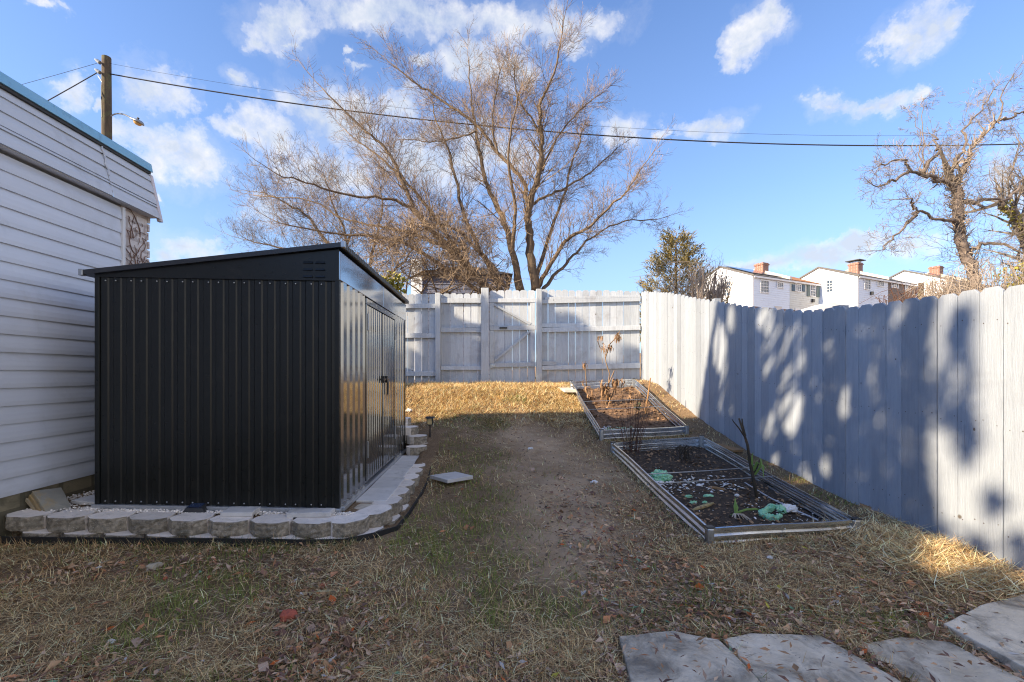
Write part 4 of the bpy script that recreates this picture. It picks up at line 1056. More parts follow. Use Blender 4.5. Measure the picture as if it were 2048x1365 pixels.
# stakes and small stems
mb = MB().tube([P(1290, 832, 7.3), P(1297, 785, 7.3), P(1301, 756, 7.3)], [.012, .012, .009], 6); tag(mb.build('stake', M['stick']), 'thin brown cane standing in the far bed near the fence', 'stake')
rng = random.Random(31); mb = MB()
for k in range(40):
    u, v = rng.uniform(.55, .95), rng.uniform(.05, .8); p = bed_pt(BED2, u, v, -.15); a = rng.uniform(-.5, .5); H = rng.uniform(.06, .28)
    mb.tube([p, p + Vector((a * H * .5, 0, H * .6)), p + Vector((a * H, rng.uniform(-.03, .03), H))], [.003, .0025, .0015], 3, rng.random())
tag(mb.build('dry_stalks', M['stem']), kind='stuff')
mb = MB(); rng = random.Random(41)
for k in range(90):
    u, v = rng.uniform(.12, .45), rng.uniform(.05, .12); p = bed_pt(BED2, u, v, -.135 + rng.uniform(0, .05)); a = rng.uniform(0, 6.28); L = rng.uniform(.03, .07)
    leaf_strip(mb, [p, p + Vector((math.cos(a) * L * .5, math.sin(a) * L * .5, L * .3)), p + Vector((math.cos(a) * L, math.sin(a) * L, L * .1))], .03, .02, rng.random(), Vector((0, 0, 1)))
tag(mb.build('lettuce_patch', M['lettuce']), 'low row of pale green lettuce at the near end of the far bed', 'vegetable plants')
mb = MB()
for k in range(26):
    p = P(rng.uniform(1268, 1282), rng.uniform(808, 822), 7.3); a = rng.uniform(0, 6.28); leaf_strip(mb, [p, p + Vector((math.cos(a) * .02, math.sin(a) * .02, .03)), p + Vector((math.cos(a) * .05, math.sin(a) * .05, .02))], .025, .015, rng.random(), Vector((0, 0, 1)))
tag(mb.build('small_herb', M['tealeaf']), 'small dark green herb growing in the middle of the far bed', 'plant')
# board across the upper corner
o = MB().box(-.09, .12, -.42, .42, 0, .045).build('wooden_board', M['board'], bevel=.006); p = P(1131, 771, 8.55); o.location = (p.x - .01, p.y, gz(p.x, 8.5) + .01); o.rotation_euler = (.05, 0, .04); tag(o, 'pale weathered board lying on the grass beside the far bed corner', 'board')
o = MB().box(-.06, .08, -.2, .2, 0, .03).build('plank_offcut', M['stick'], bevel=.004); p = P(1432, 884, 5.9); o.location = (3.02, 5.85, gz(3.0, 5.85) + .005); o.rotation_euler = (.06, 0, .3); tag(o, 'orange-brown wooden offcut on the ground between bed and fence', 'offcut')

# ================================================================== THINGS ON THE LAWN
o = MB().box(-.16, .16, -.15, .15, 0, .035).build('paver', M['paver'], bevel=.004); o.location = (-.375, 4.66, gz(-.375, 4.66) + .03); o.rotation_euler = (-.02, .02, .72); tag(o, 'square grey concrete paver lying alone on the grass', 'paver')
sp = P(860, 868, 6.3); sp.z = gz(sp.x, sp.y)
L = thing('path_light', 'small black solar path lantern with amber panes stuck in the grass', 'lantern', sp)
x, y, z = sp
MB().tube([(x, y, z - .03), (x, y, z + .17)], .010, 6).build('stake', M['black'], L)
MB().box(x - .038, x + .038, y - .038, y + .038, z + .165, z + .178).build('base_plate', M['black'], L, bevel=.003)
for sx in (-1, 1):
    for sy in (-1, 1): MB().box(x + sx * .036 - .005, x + sx * .036 + .005, y + sy * .036 - .005, y + sy * .036 + .005, z + .178, z + .262).build('lantern_bar', M['black'], L)
MB().box(x - .031, x + .031, y - .031, y + .031, z + .179, z + .261).build('lantern_glass', M['amberglass'], L)
cp = MB().add([(x-.068,y-.068,z+.262),(x+.068,y-.068,z+.262),(x+.068,y+.068,z+.262),(x-.068,y+.068,z+.262),(x-.045,y-.045,z+.285),(x+.045,y-.045,z+.285),(x+.045,y+.045,z+.285),(x-.045,y+.045,z+.285)], [(0,3,2,1),(4,5,6,7),(0,1,5,4),(1,2,6,5),(2,3,7,6),(3,0,4,7)]).build('cap', M['black'], L)
MB().box(x - .04, x + .04, y - .04, y + .04, z + .2855, z + .289).build('solar_panel', M['solar'], cp)
def onground(px, py, h=0):
    for Y in np.arange(1.6, 9.7, .01):
        X = (px - 977) * Y / FX
        if EYE - (py - 746) * Y / FX <= gz(X, Y) + h: return Vector((X, Y, gz(X, Y)))
    return P(px, py, 8)
def stone(name, px, py, r, m, label, cat, seed, group=None, up=.5):
    p = onground(px, py); rng = random.Random(seed)
    o = MB().blob((0,0,0), r, jit=.22, lv=2, rng=rng).build(name, m, bevel=.002); o.location = p + Vector((0, 0, r[2] * up + .012)); o.rotation_euler = (0, 0, rng.uniform(0, 3)); tag(o, label, cat, group)
stone('brick_fragment', 575, 1242, (.042,.034,.024), M['brickbit'], 'largest red brick fragment lying on the grass near the front edge', 'brick fragment', 1, 'red brick fragments')
stone('brick_fragment', 645, 1180, (.03,.016,.014), M['brickbit'], 'orange-red brick fragment lying in grass beyond the largest one', 'brick fragment', 2, 'red brick fragments')
stone('brick_fragment', 420, 1162, (.018,.014,.012), M['brickbit'], 'small dark red brick fragment in the grass before the block wall', 'brick fragment', 3, 'red brick fragments')
stone('brick_fragment', 330, 1164, (.014,.012,.010), M['brickbit'], 'tiny red brick fragment lying by the tan rock', 'brick fragment', 4, 'red brick fragments')
stone('rock', 308, 1142, (.042,.03,.022), M['rock'], 'tan pitted rock lying on the grass before the block wall', 'rock', 5)
stone('rock', 1178, 1081, (.022,.018,.010), M['rock'], 'small flat tan rock half sunk in the bare path', 'rock', 6)
def litter(px, py, r, label, seed, m='paper'):
    p = onground(px, py); o = crumple(r, r * .7, r * .6, seed).build('paper_scrap', M[m]); o.location = p + Vector((0, 0, .012)); tag(o, label, 'litter', 'white paper scraps')
litter(1188, 968, .04, 'white crumpled paper scrap on the grass beside the near bed', 71)
litter(818, 824, .06, 'white crumpled paper on the dark slope beyond the shed corner', 72)
litter(1061, 900, .035, 'flat white paper scrap on the bare path below the sunlit grass', 73)
litter(222, 1290, .018, 'tiny white paper scrap in the grass near the front left', 74)
litter(1540, 1120, .02, 'white scrap among dry leaves in front of the near bed', 75)

# ================================================================== FLAGSTONES
def gp(px, py, z=.035):
    Y = FX * (EYE - z) / (py - 746.0); return Vector(((px - 977) * Y / FX, Y, 0))
def flag(pts, label, z0=.0, lift=.0, tilt=0):
    rng = random.Random(label); q = [gp(a, b) for a, b in pts]; out = []
    for i in range(len(q)):                                   # chipped, uneven outline
        a, b = q[i], q[(i + 1) % len(q)]; n = max(2, int((b - a).length / .07)); d = (b - a); nn = Vector((d.y, -d.x, 0)).normalized()
        for k in range(n): out.append(a + d * (k / n) + (nn * rng.uniform(-.0035, .0035) if k else Vector()))
    c = sum(out, Vector()) / len(out)
    bm = bmesh.new(); vs = [bm.verts.new((p - c).to_tuple()) for p in out]; f = bm.faces.new(vs)
    if f.normal.z < 0: f.normal_flip()
    r = bmesh.ops.extrude_face_region(bm, geom=[f]); 
    for v in [e for e in r['geom'] if isinstance(e, bmesh.types.BMVert)]: v.co.z += .05
    bmesh.ops.recalc_face_normals(bm, faces=bm.faces)
    me = bpy.data.meshes.new('flagstone'); bm.to_mesh(me); bm.free(); me.materials.append(M['flag'])
    o = bpy.data.objects.new('flagstone', me); COL.objects.link(o); o.location = (c.x, c.y, z0 - .024 + lift); o.rotation_euler = (tilt, 0, 0)
    b = o.modifiers.new('edge', 'BEVEL'); b.width = .006; b.segments = 2; b.limit_method = 'ANGLE'
    tag(o, label, 'flagstone', 'concrete flagstones at the front corner')
flag([(1238, 1268), (1345, 1257), (1438, 1275), (1490, 1325), (1575, 1420), (1600, 1500), (1300, 1500), (1268, 1380)], 'grey flagstone at the lawn end of the paving row')
flag([(1446, 1273), (1500, 1262), (1640, 1266), (1700, 1300), (1790, 1350), (1900, 1430), (1720, 1500), (1560, 1400)], 'grey flagstone lying second in the paving row from the lawn')
flag([(1709, 1283), (1800, 1268), (1900, 1278), (1960, 1310), (2060, 1358), (2150, 1420), (1960, 1450), (1860, 1380)], 'dark stained flagstone lying second in the paving row from the fence', -.004)
flag([(1886, 1252), (1960, 1215), (2060, 1190), (2200, 1270), (2200, 1400), (2050, 1342)], 'raised flagstone at the fence end of the paving row', .0, .022)
flag([(1815, 1254), (1860, 1248), (1880, 1262), (1850, 1272), (1820, 1268)], 'small broken flagstone piece half hidden under dry leaves', -.012)
# ================================================================== TREES
def rnd_perp(d, rng):
    v = Vector((rng.gauss(0,1), rng.gauss(0,1), rng.gauss(0,1))); v = v - d * v.dot(d)
    return v.normalized() if v.length > 1e-6 else d.orthogonal().normalized()
RMIN = [.0022]
def grow(mb, p, d, L, r, lv, rng, up=.25, kids=(7, 4, 2), wander=.22, sides=3, keep=None, spread=(.5, 1.0)):
    """a branch: wandering polyline with children; lv counts down"""
    n = 5 if lv > 0 else 3; pts = [p.copy()]; q = p.copy(); d = d.normalized(); seg = L / n; ds = [d]
    for i in range(n):
        d = (d + rnd_perp(d, rng) * rng.uniform(0, wander) + Vector((0, 0, up * .16))).normalized(); q = q + d * seg; pts.append(q.copy()); ds.append(d)
    rads = [max(RMIN[0], r * (1 - .82 * i / n)) for i in range(n + 1)]
    mb.tube(pts, rads, max(3, sides if lv > 1 else 3), rng.random(), cap=False)
    if lv > 0:
        k = kids[len(kids) - lv] if lv <= len(kids) else kids[0]
        k = max(1, int(k * rng.uniform(.75, 1.3)))
        for c in range(k):
            t = rng.uniform(.18, 1.0); i = min(n - 1, int(t * n)); pp = pts[i].lerp(pts[i + 1], t * n - i)
            nd = (ds[i + 1] * rng.uniform(.45, .95) + rnd_perp(ds[i + 1], rng) * rng.uniform(*spread) + Vector((0, 0, up * .5))).normalized()
            grow(mb, pp, nd, L * rng.uniform(.38, .68) * (1.1 - .45 * t), r * (1 - .75 * t) * .6 + .001, lv - 1, rng, up, kids, wander, sides, keep, spread)
def smooth_path(pts, n=4):
    out = []; k = len(pts)
    for i in range(k - 1):
        p0, p1, p2, p3 = pts[max(0, i - 1)], pts[i], pts[i + 1], pts[min(k - 1, i + 2)]
        for j in range(n):
            t = j / n
            out.append(.5 * ((2 * p1) + (p2 - p0) * t + (2 * p0 - 5 * p1 + 4 * p2 - p3) * t * t + (3 * p1 - p0 - 3 * p2 + p3) * t ** 3))
    out.append(pts[-1].copy()); return out
def tree(name, label, cat, Y, limbs, seed, bark, twig, base, up=.25, dens=1.0, group=None, kids=(6, 4, 3), tw=1.0):
    """limbs: (pixel polyline, depth drift, r0, r1, start fraction for shoots, shoots, shoot length)"""
    rng = random.Random(seed); t = thing(name, label, cat, base, group=group)
    RMIN[0] = .0024 if Y > 12 else .0018
    for (pl, dr, r0, r1, s0, ns, Ls) in limbs:
        r0 *= .76; ns = int(ns * (1.35 if Y > 12 else 1)); s0 *= .65; Ls *= .86 if Y > 12 else 1
        k = len(pl)
        pts = [P(a, b, Y + dr * (i / (k - 1)) ** 1.2) for i, (a, b) in enumerate(pl)]
        pts = smooth_path(pts, 4); n = len(pts)
        for i in range(1, n - 1): pts[i] += Vector((rng.uniform(-1, 1), rng.uniform(-1, 1), rng.uniform(-1, 1))) * .035
        lim = MB(); lim.tube(pts, [lerp(r0, r1, (i / (n - 1)) ** .75) for i in range(n)], 8); lo_ = lim.build('limb', bark, t, smooth=True)
        mb = MB()
        for c in range(int(ns * dens)):
            f = s0 + (1 - s0) * rng.random() ** .8; x = f * (n - 1); i = min(n - 2, int(x)); p = pts[i].lerp(pts[i + 1], x - i); d = (pts[i + 1] - pts[i]).normalized()
            nd = (d * rng.uniform(.35, 1.0) + rnd_perp(d, rng) * rng.uniform(.5, 1.1) + Vector((0, 0, up))).normalized()
            grow(mb, p, nd, Ls * rng.uniform(.55, 1.25) * (1.15 - .5 * f), max(.012, lerp(r0, r1, f) * .4) * tw, 2, rng, up, kids[1:], .25, 4)
        grow(mb, pts[-1], (pts[-1] - pts[-2]).normalized(), Ls * .9, r1, 2, rng, up, kids[1:], .22, 4)
        mb.build('twigs', twig, lo_)
    return t
# big many-stemmed bare tree behind the gate
LIM = [([(1072,582),(1062,520),(1059,464),(1056,430),(1066,385),(1079,342),(1082,300),(1084,273),(1079,220),(1090,185),(1103,161),(1120,90)], -1.2, .20, .02, .30, 34, 1.7),
 ([(1057,430),(1052,391),(1040,352),(1000,312),(961,259),(918,225),(869,190),(825,161),(788,132)], .8, .11, .018, .12, 36, 1.7),
 ([(1040,582),(1030,530),(1015,464),(991,405),(971,366),(961,312),(952,264),(946,220),(942,195),(937,122)], 1.6, .16, .018, .28, 32, 1.7),
 ([(990,588),(971,570),(927,527),(890,490),(864,464),(830,420),(805,361),(781,312),(752,278),(712,244),(644,176)], -.8, .17, .016, .22, 40, 1.7),
 ([(864,462),(830,425),(781,398),(717,395),(659,381),(595,361),(560,352)], -1.6, .08, .014, .08, 34, 1.5),
 ([(975,585),(961,561),(925,522),(888,493),(850,478),(815,464),(771,454),(693,440),(620,400),(517,392)], 1.8, .13, .015, .12, 46, 1.5),
 ([(1074,580),(1085,560),(1122,493),(1150,470),(1181,449),(1230,405),(1262,370),(1282,338)], -1.4, .11, .014, .18, 30, 1.4),
 ([(1082,585),(1100,560),(1132,527),(1160,498),(1191,469),(1250,443),(1310,440)], 1.4, .09, .014, .2, 28, 1.3),
 ([(1067,408),(1095,392),(1132,376),(1171,352),(1205,325),(1235,296)], 1.0, .065, .014, .12, 26, 1.3),
 ([(985,588),(950,560),(905,545),(870,540),(820,555),(790,580)], -2.0, .10, .014, .15, 30, 1.0),
 ([(1015,585),(985,530),(955,500),(915,460),(870,452),(820,470),(770,500)], -1.5, .09, .014, .15, 44, 1.1),
 ([(1085,342),(1100,300),(1130,255),(1165,215),(1200,190)], .6, .055, .012, .1, 24, 1.2),
 ([(1084,275),(1060,235),(1035,190),(1030,130)], -.6, .05, .012, .1, 22, 1.2),
 ([(1000,312),(985,260),(990,200),(1005,130)], -.6, .05, .012, .1, 20, 1.2),
 ([(952,264),(915,275),(870,285),(830,280)], .5, .04, .01, .1, 20, 1.1),
 ([(1005,588),(960,500),(925,420),(905,330),(880,260),(862,200)], 1.0, .12, .014, .2, 30, 1.5),
 ([(1045,585),(1025,500),(1030,420),(1015,330),(1025,250),(1040,180)], -1.6, .11, .014, .25, 28, 1.4),
 ([(1070,560),(1095,480),(1125,400),(1150,310),(1165,260)], 1.2, .10, .014, .2, 26, 1.3),
 ([(980,588),(920,510),(860,420),(800,350),(740,300),(700,270)], .6, .11, .014, .15, 32, 1.5),
 ([(968,588),(880,530),(790,480),(700,470),(620,460),(545,440)], -.6, .10, .013, .1, 34, 1.4)]
tree('bare_tree', 'large many-stemmed bare tree with orange-brown limbs rising behind the gate', 'tree', 14.0, LIM, 77, M['bark'], M['twig'], Vector((1.2, 14, 1.0)), .28, 1.35, 'bare trees', (6, 7, 5), .5)
LIM2 = [([(700,600),(680,540),(650,480),(610,430),(560,400),(520,385)], .5, .14, .015, .15, 40, 1.8), ([(705,600),(700,540),(690,470),(670,420),(655,370)], -.8, .13, .015, .2, 36, 1.8),
 ([(700,600),(660,560),(600,510),(540,490),(490,480)], 1.0, .11, .014, .1, 36, 1.6), ([(710,600),(735,540),(750,480),(765,420),(760,370)], .6, .12, .015, .2, 36, 1.7), ([(715,600),(770,560),(810,520),(840,480)], .5, .11, .015, .2, 32, 1.6)]
tree('bare_tree', 'lower spreading bare tree showing behind the shed roof', 'tree', 17.0, LIM2, 78, M['bark'], M['twiggrey'], Vector((-5.1, 17, .9)), .3, 1.2, 'bare trees', (6, 7, 5), .5)

# thicket of fine shoots in front of the clapboard house
def thicket(label, px0, px1, py0, py1, Y, n, seed, m, L=1.0):
    rng = random.Random(seed); t = thing('bare_thicket', label, 'shrub', P((px0 + px1) / 2, 640, Y)); mb = MB(); RMIN[0] = .0034
    for k in range(n):
        px = rng.uniform(px0, px1); p = P(px, rng.uniform(py0, py1), Y + rng.uniform(-.7, .7)); d = Vector((rng.gauss(0, .8), rng.gauss(0, .5), rng.gauss(.35, .6))).normalized()
        grow(mb, p, d, L * rng.uniform(.5, 1.2), .009, 2, rng, .1, (5, 4), .4)
    mb.build('twigs', m, t)
    s = MB()
    for k in range(14):
        a = P(rng.uniform(px0, px1), 640, Y + rng.uniform(-.4, .4)); b = P(rng.uniform(px0, px1), rng.uniform(py0, py1), a.y + rng.uniform(-.3, .3)); s.tube(smooth_path([a, a.lerp(b, .5) + Vector((rng.uniform(-.3, .3), 0, .1)), b], 3), [.03, .028, .026, .022, .018, .014, .01], 5)
    s.build('stems', M['bark'], t)
thicket('dense tan thicket of fine shoots before the dark clapboard house', 745, 1015, 455, 585, 12.4, 330, 120, M['twig'], .8)

# gnarled ivy-covered tree beyond the right fence
LIM3 = [([(1950,640),(1948,574),(1937,517),(1920,465),(1915,419),(1909,373)], 0, .10, .075, .25, 26, .75),
 ([(1909,375),(1916,359),(1934,324),(1948,292),(1976,261),(1997,240),(2006,183)], .4, .07, .009, .1, 34, .62),
 ([(1909,378),(1899,370),(1867,356),(1843,347),(1818,340),(1807,319),(1776,327),(1755,334)], -.7, .06, .008, .12, 30, .5),
 ([(1820,341),(1790,359),(1770,366),(1751,373)], -.4, .04, .008, .1, 14, .4),
 ([(1845,347),(1860,325),(1874,306),(1871,292),(1872,275)], .4, .055, .012, .1, 18, .5),
 ([(1925,340),(1913,334),(1918,315),(1927,296),(1932,250),(1959,222),(1983,187)], .6, .045, .01, .1, 26, .55),
 ([(1912,440),(1906,440),(1874,436),(1836,422),(1826,408),(1818,398)], -.4, .05, .01, .2, 24, .5),
 ([(1836,424),(1822,440),(1811,450),(1783,479),(1765,500)], -.5, .045, .008, .1, 22, .5),
 ([(1922,408),(1945,404),(1969,401),(2018,398),(2046,363),(2070,340)], .5, .06, .012, .1, 26, .55),
 ([(1935,510),(1960,490),(2000,485),(2040,510),(2080,520)], -.3, .05, .012, .1, 34, .6),
 ([(1997,240),(2020,235),(2046,225),(2075,210)], .4, .035, .008, .1, 14, .5),
 ([(1846,343),(1842,300),(1838,260),(1826,230)], .3, .014, .004, .5, 9, .3), ([(1848,343),(1846,290),(1845,240),(1844,205)], .2, .014, .004, .5, 9, .3)]
itree = tree('ivy_tree', 'gnarled leafless tree wrapped in dry ivy stems beyond the tall board fence', 'tree', 8.0, LIM3, 90, M['ivybark'], M['twiggrey'], P(1950, 640, 8), .15, 1.1, 'bare trees', (5, 5, 4), .16)
# ivy stems climbing the trunk
rng = random.Random(91); mb = MB()
trunk = smooth_path([P(a, b, 8.0) for a, b in [(1950,640),(1948,574),(1937,517),(1920,465),(1915,419),(1909,373),(1880,362),(1845,348)]], 6); trunk2 = smooth_path([P(a, b, 8.0) for a, b in [(1909,373),(1916,359),(1934,324),(1948,292),(1976,261),(1997,240)]], 6)
for tr, n0, rad in ((trunk, 620, .085), (trunk2, 150, .045)):
    for k in range(n0):
        x = rng.uniform(0, len(tr) - 2); i = int(x); p = tr[i].lerp(tr[i + 1], x - i); f = x / len(tr); r = rad * (1 - .6 * f) * rng.uniform(.85, 1.25); a = rng.uniform(0, 6.28)
        o = Vector((math.cos(a), math.sin(a), 0)); q = p + o * r; d = Vector((rng.uniform(-.5, .5), rng.uniform(-.5, .5), rng.uniform(-.4, .9))); L = rng.uniform(.08, .28)
        mb.tube([q, q + d * L * .5 + o * rng.uniform(-.01, .03), q + d * L + o * rng.uniform(-.02, .06)], [.008, .0065, .004], 4, rng.random(), cap=False)
mb.build('ivy_stems', M['vinetan'], itree)
# second ivy tree at the edge
LIM4 = [([(2085,640),(2070,540),(2050,475),(2037,450),(2025,429),(2012,416),(1997,407)], 0, .18, .05, .2, 20, .8), ([(2037,450),(2050,410),(2046,370),(2060,330),(2052,300)], .4, .05, .01, .1, 26, .8), ([(2020,425),(2030,390),(2025,340),(2035,310)], .5, .035, .008, .1, 20, .7), ([(2060,500),(2110,440),(2140,360)], .5, .08, .01, .1, 20, .8)]
it2 = tree('ivy_tree', 'leaning tree with yellow-green ivy leaves at the end of the view beyond the fence', 'tree', 8.8, LIM4, 95, M['ivybark'], M['twiggrey'], P(2085, 640, 8.8), .2, 1.0, 'bare trees', (5, 4, 3), .8)
def leaf_cloud(mb, c, r, n, s, rng, flat=1.0):
    for k in range(n):
        d = Vector((rng.gauss(0,1), rng.gauss(0,1), rng.gauss(0,1))).normalized() * rng.random() ** .45
        p = Vector(c) + Vector((d.x * r[0], d.y * r[1], d.z * r[2])); q = Quaternion((rng.gauss(0,1), rng.gauss(0,1), rng.gauss(0,1), rng.gauss(0,1))).normalized()
        L = s * rng.uniform(.6, 1.3); w = L * .55 * flat
        mb.add([p + q @ Vector(v) for v in ((0,0,0), (w, L * .5, .02 * L), (0, L, 0), (-w, L * .5, .02 * L))], [(0,1,2,3)], rng.random())
mb = MB(); rng = random.Random(96); tr = smooth_path([P(a, b, 8.7) for a, b in [(2090,600),(2070,540),(2050,475),(2037,450),(2025,429),(2012,416)]], 5)
for p in tr: leaf_cloud(mb, p, (.12, .12, .14), 11, .045, rng)
mb.build('ivy_leaves', M['ivyleaf'], it2)
# tangled vine scrub along the top of the right fence
def vine_scrub(label, Y, px0, px1, ytop, ybot, n, seed, m, r=.005, arch=.5):
    rng = random.Random(seed); mb = MB()
    for k in range(n):
        px = rng.uniform(px0, px1); hmax = lerp(ybot, np.interp(px, [a for a, b in ytop], [b for a, b in ytop]), rng.random() ** .6)
        p = P(px, ybot, Y + rng.uniform(-.5, .6)); top = P(px + rng.uniform(-40, 40), hmax, p.y); d = rng.choice((-1, 1)) * rng.uniform(.1, arch)
        mid = p.lerp(top, .6) + Vector((rng.uniform(-.1, .1), rng.uniform(-.15, .15), 0)); end = top + Vector((d, rng.uniform(-.3, .3), -rng.uniform(.0, .45)))
        pts = smooth_path([p, mid, top, end], 4); nn = len(pts)
        mb.tube(pts, [lerp(r * 1.3, r * .6, i / (nn - 1)) for i in range(nn)], 4, rng.random(), cap=False)
    return tag(mb.build('vine_scrub', m), label, 'shrub', 'scrub beyond the fence')
vine_scrub('tan tangle of vines around the foot of the ivy-covered tree', 7.2, 1860, 2075, [(1850, 572), (1880, 545), (1920, 530), (1970, 520), (2020, 500), (2075, 480)], 640, 170, 97, M['vinetan'], .0035)
vine_scrub('arched heap of dry vines hiding the third far house corner', 9.0, 1868, 1960, [(1860, 560), (1890, 541), (1930, 552), (1960, 565)], 640, 230, 98, M['vinetan'], .004)
vine_scrub('thin reddish brush showing above the fence before the far houses', 11.0, 1775, 1880, [(1775, 592), (1800, 570), (1820, 560), (1850, 580), (1880, 575)], 640, 130, 99, M['redtwig'], .006)
# red leaf tangle at the very edge
mb = MB(); rng = random.Random(100)
for k in range(16): leaf_cloud(mb, P(rng.uniform(2015, 2075), rng.uniform(520, 580), 7.6), (.16, .2, .14), 30, .045, rng)
tag(mb.build('ivy_bush', M['ivyleaf']), 'olive and rust ivy bush at the end of the view above the fence', 'bush', 'scrub beyond the fence')

# golden conifer
def conifer(label, px, ytop, Y, halfw, zb, seed, shape):
    rng = random.Random(seed); top = P(px, ytop, Y); t = thing('conifer', label, 'conifer', (top.x, Y, zb))
    MB().tube([(top.x, Y, zb), (top.x, Y, lerp(zb, top.z, .6)), (top.x, Y, top.z)], [.14, .08, .02], 7).build('trunk', M['bark'], t)
    mb = MB(); H = top.z - zb
    for k in range(520):
        f = rng.random() ** .8; z = top.z - f * H * .75; w = halfw * np.interp(f * .75, shape[0], shape[1]); a = rng.uniform(0, 6.28); rr = w * rng.uniform(.25, 1.0)
        c = Vector((top.x + math.cos(a) * rr, Y + math.sin(a) * rr, z))
        d = Vector((math.cos(a) * .8, math.sin(a) * .8, rng.uniform(.3, 1.1))).normalized(); tt = rng.random()
        for j in range(24):
            p = c + d * rng.uniform(-.1, .5) + Vector((rng.gauss(0, .07), rng.gauss(0, .07), rng.gauss(0, .07))); q = (d + Vector((rng.gauss(0, .5), rng.gauss(0, .5), rng.gauss(0, .5)))).normalized(); s = rnd_perp(q, rng) * .02; L = rng.uniform(.12, .26)
            mb.add([p - s, p + s, p + q * L], [(0, 1, 2)], min(1, max(0, tt + rng.uniform(-.25, .25))))
    mb.build('foliage', M['gold'], t)
conifer('dense golden-green conifer rising behind the far fence corner', 1352, 474, 20.0, 1.75, 1.0, 101, ([0, .06, .15, .3, .5, .75], [.05, .22, .42, .72, 1.0, 1.15]))
vine_scrub('arching pale brambles spread over the golden conifer', 18.2, 1320, 1410, [(1320, 545), (1350, 515), (1385, 505), (1410, 530)], 620, 60, 102, M['vinetan'], .007, 1.4)
# upright bare shrubs before the first far house
def upright(label, px, Y, n, hpx, seed, wpx, m, base=640):
    rng = random.Random(seed); mb = MB(); 
    for k in range(n):
        x0 = px + rng.uniform(-1, 1) * wpx * .35; p = P(x0, base, Y + rng.uniform(-.4, .4)); q = P(px + rng.uniform(-1, 1) * wpx, hpx + rng.uniform(-10, 40), p.y)
        mid = p.lerp(q, .5) + Vector((rng.uniform(-.15, .15), rng.uniform(-.2, .2), 0)); pts = smooth_path([p, mid, q], 3); d = (q - mid).normalized()
        mb.tube(pts, [.035, .033, .03, .026, .022, .018, .012], 4, rng.random(), cap=False)
        for j in range(5):
            i = rng.randrange(2, 6); grow(mb, pts[i], (d + rnd_perp(d, rng) * .6).normalized(), rng.uniform(.4, .9), .012, 1, rng, .3, (3,), .2)
    return tag(mb.build('bare_shrub', m), label, 'shrub', 'scrub beyond the fence')
upright('bare tan shrub with upright stems against the first white far house', 1428, 17.0, 22, 548, 103, 26, M['vinetan'])
upright('bare orange-stemmed shrub standing before the golden conifer', 1396, 16.0, 12, 540, 104, 16, M['vinetan'])
upright('thin sapling before the white gable window of the first far house', 1463, 19.0, 3, 570, 105, 14, M['vinetan'])
# leafy evergreen behind the back fence by the shed
mb = MB(); rng = random.Random(106)
for k in range(16): leaf_cloud(mb, P(rng.uniform(745, 800), rng.uniform(560, 605) + max(0, 790 - 735) * 0, 11.2 + rng.uniform(-.5, .5)), (.28, .3, .22), 60, .09, rng)
eb = tag(mb.build('evergreen_bush', M['ivyleaf']), 'yellow-green leafy bush peeping between shed roof and back fence', 'bush')

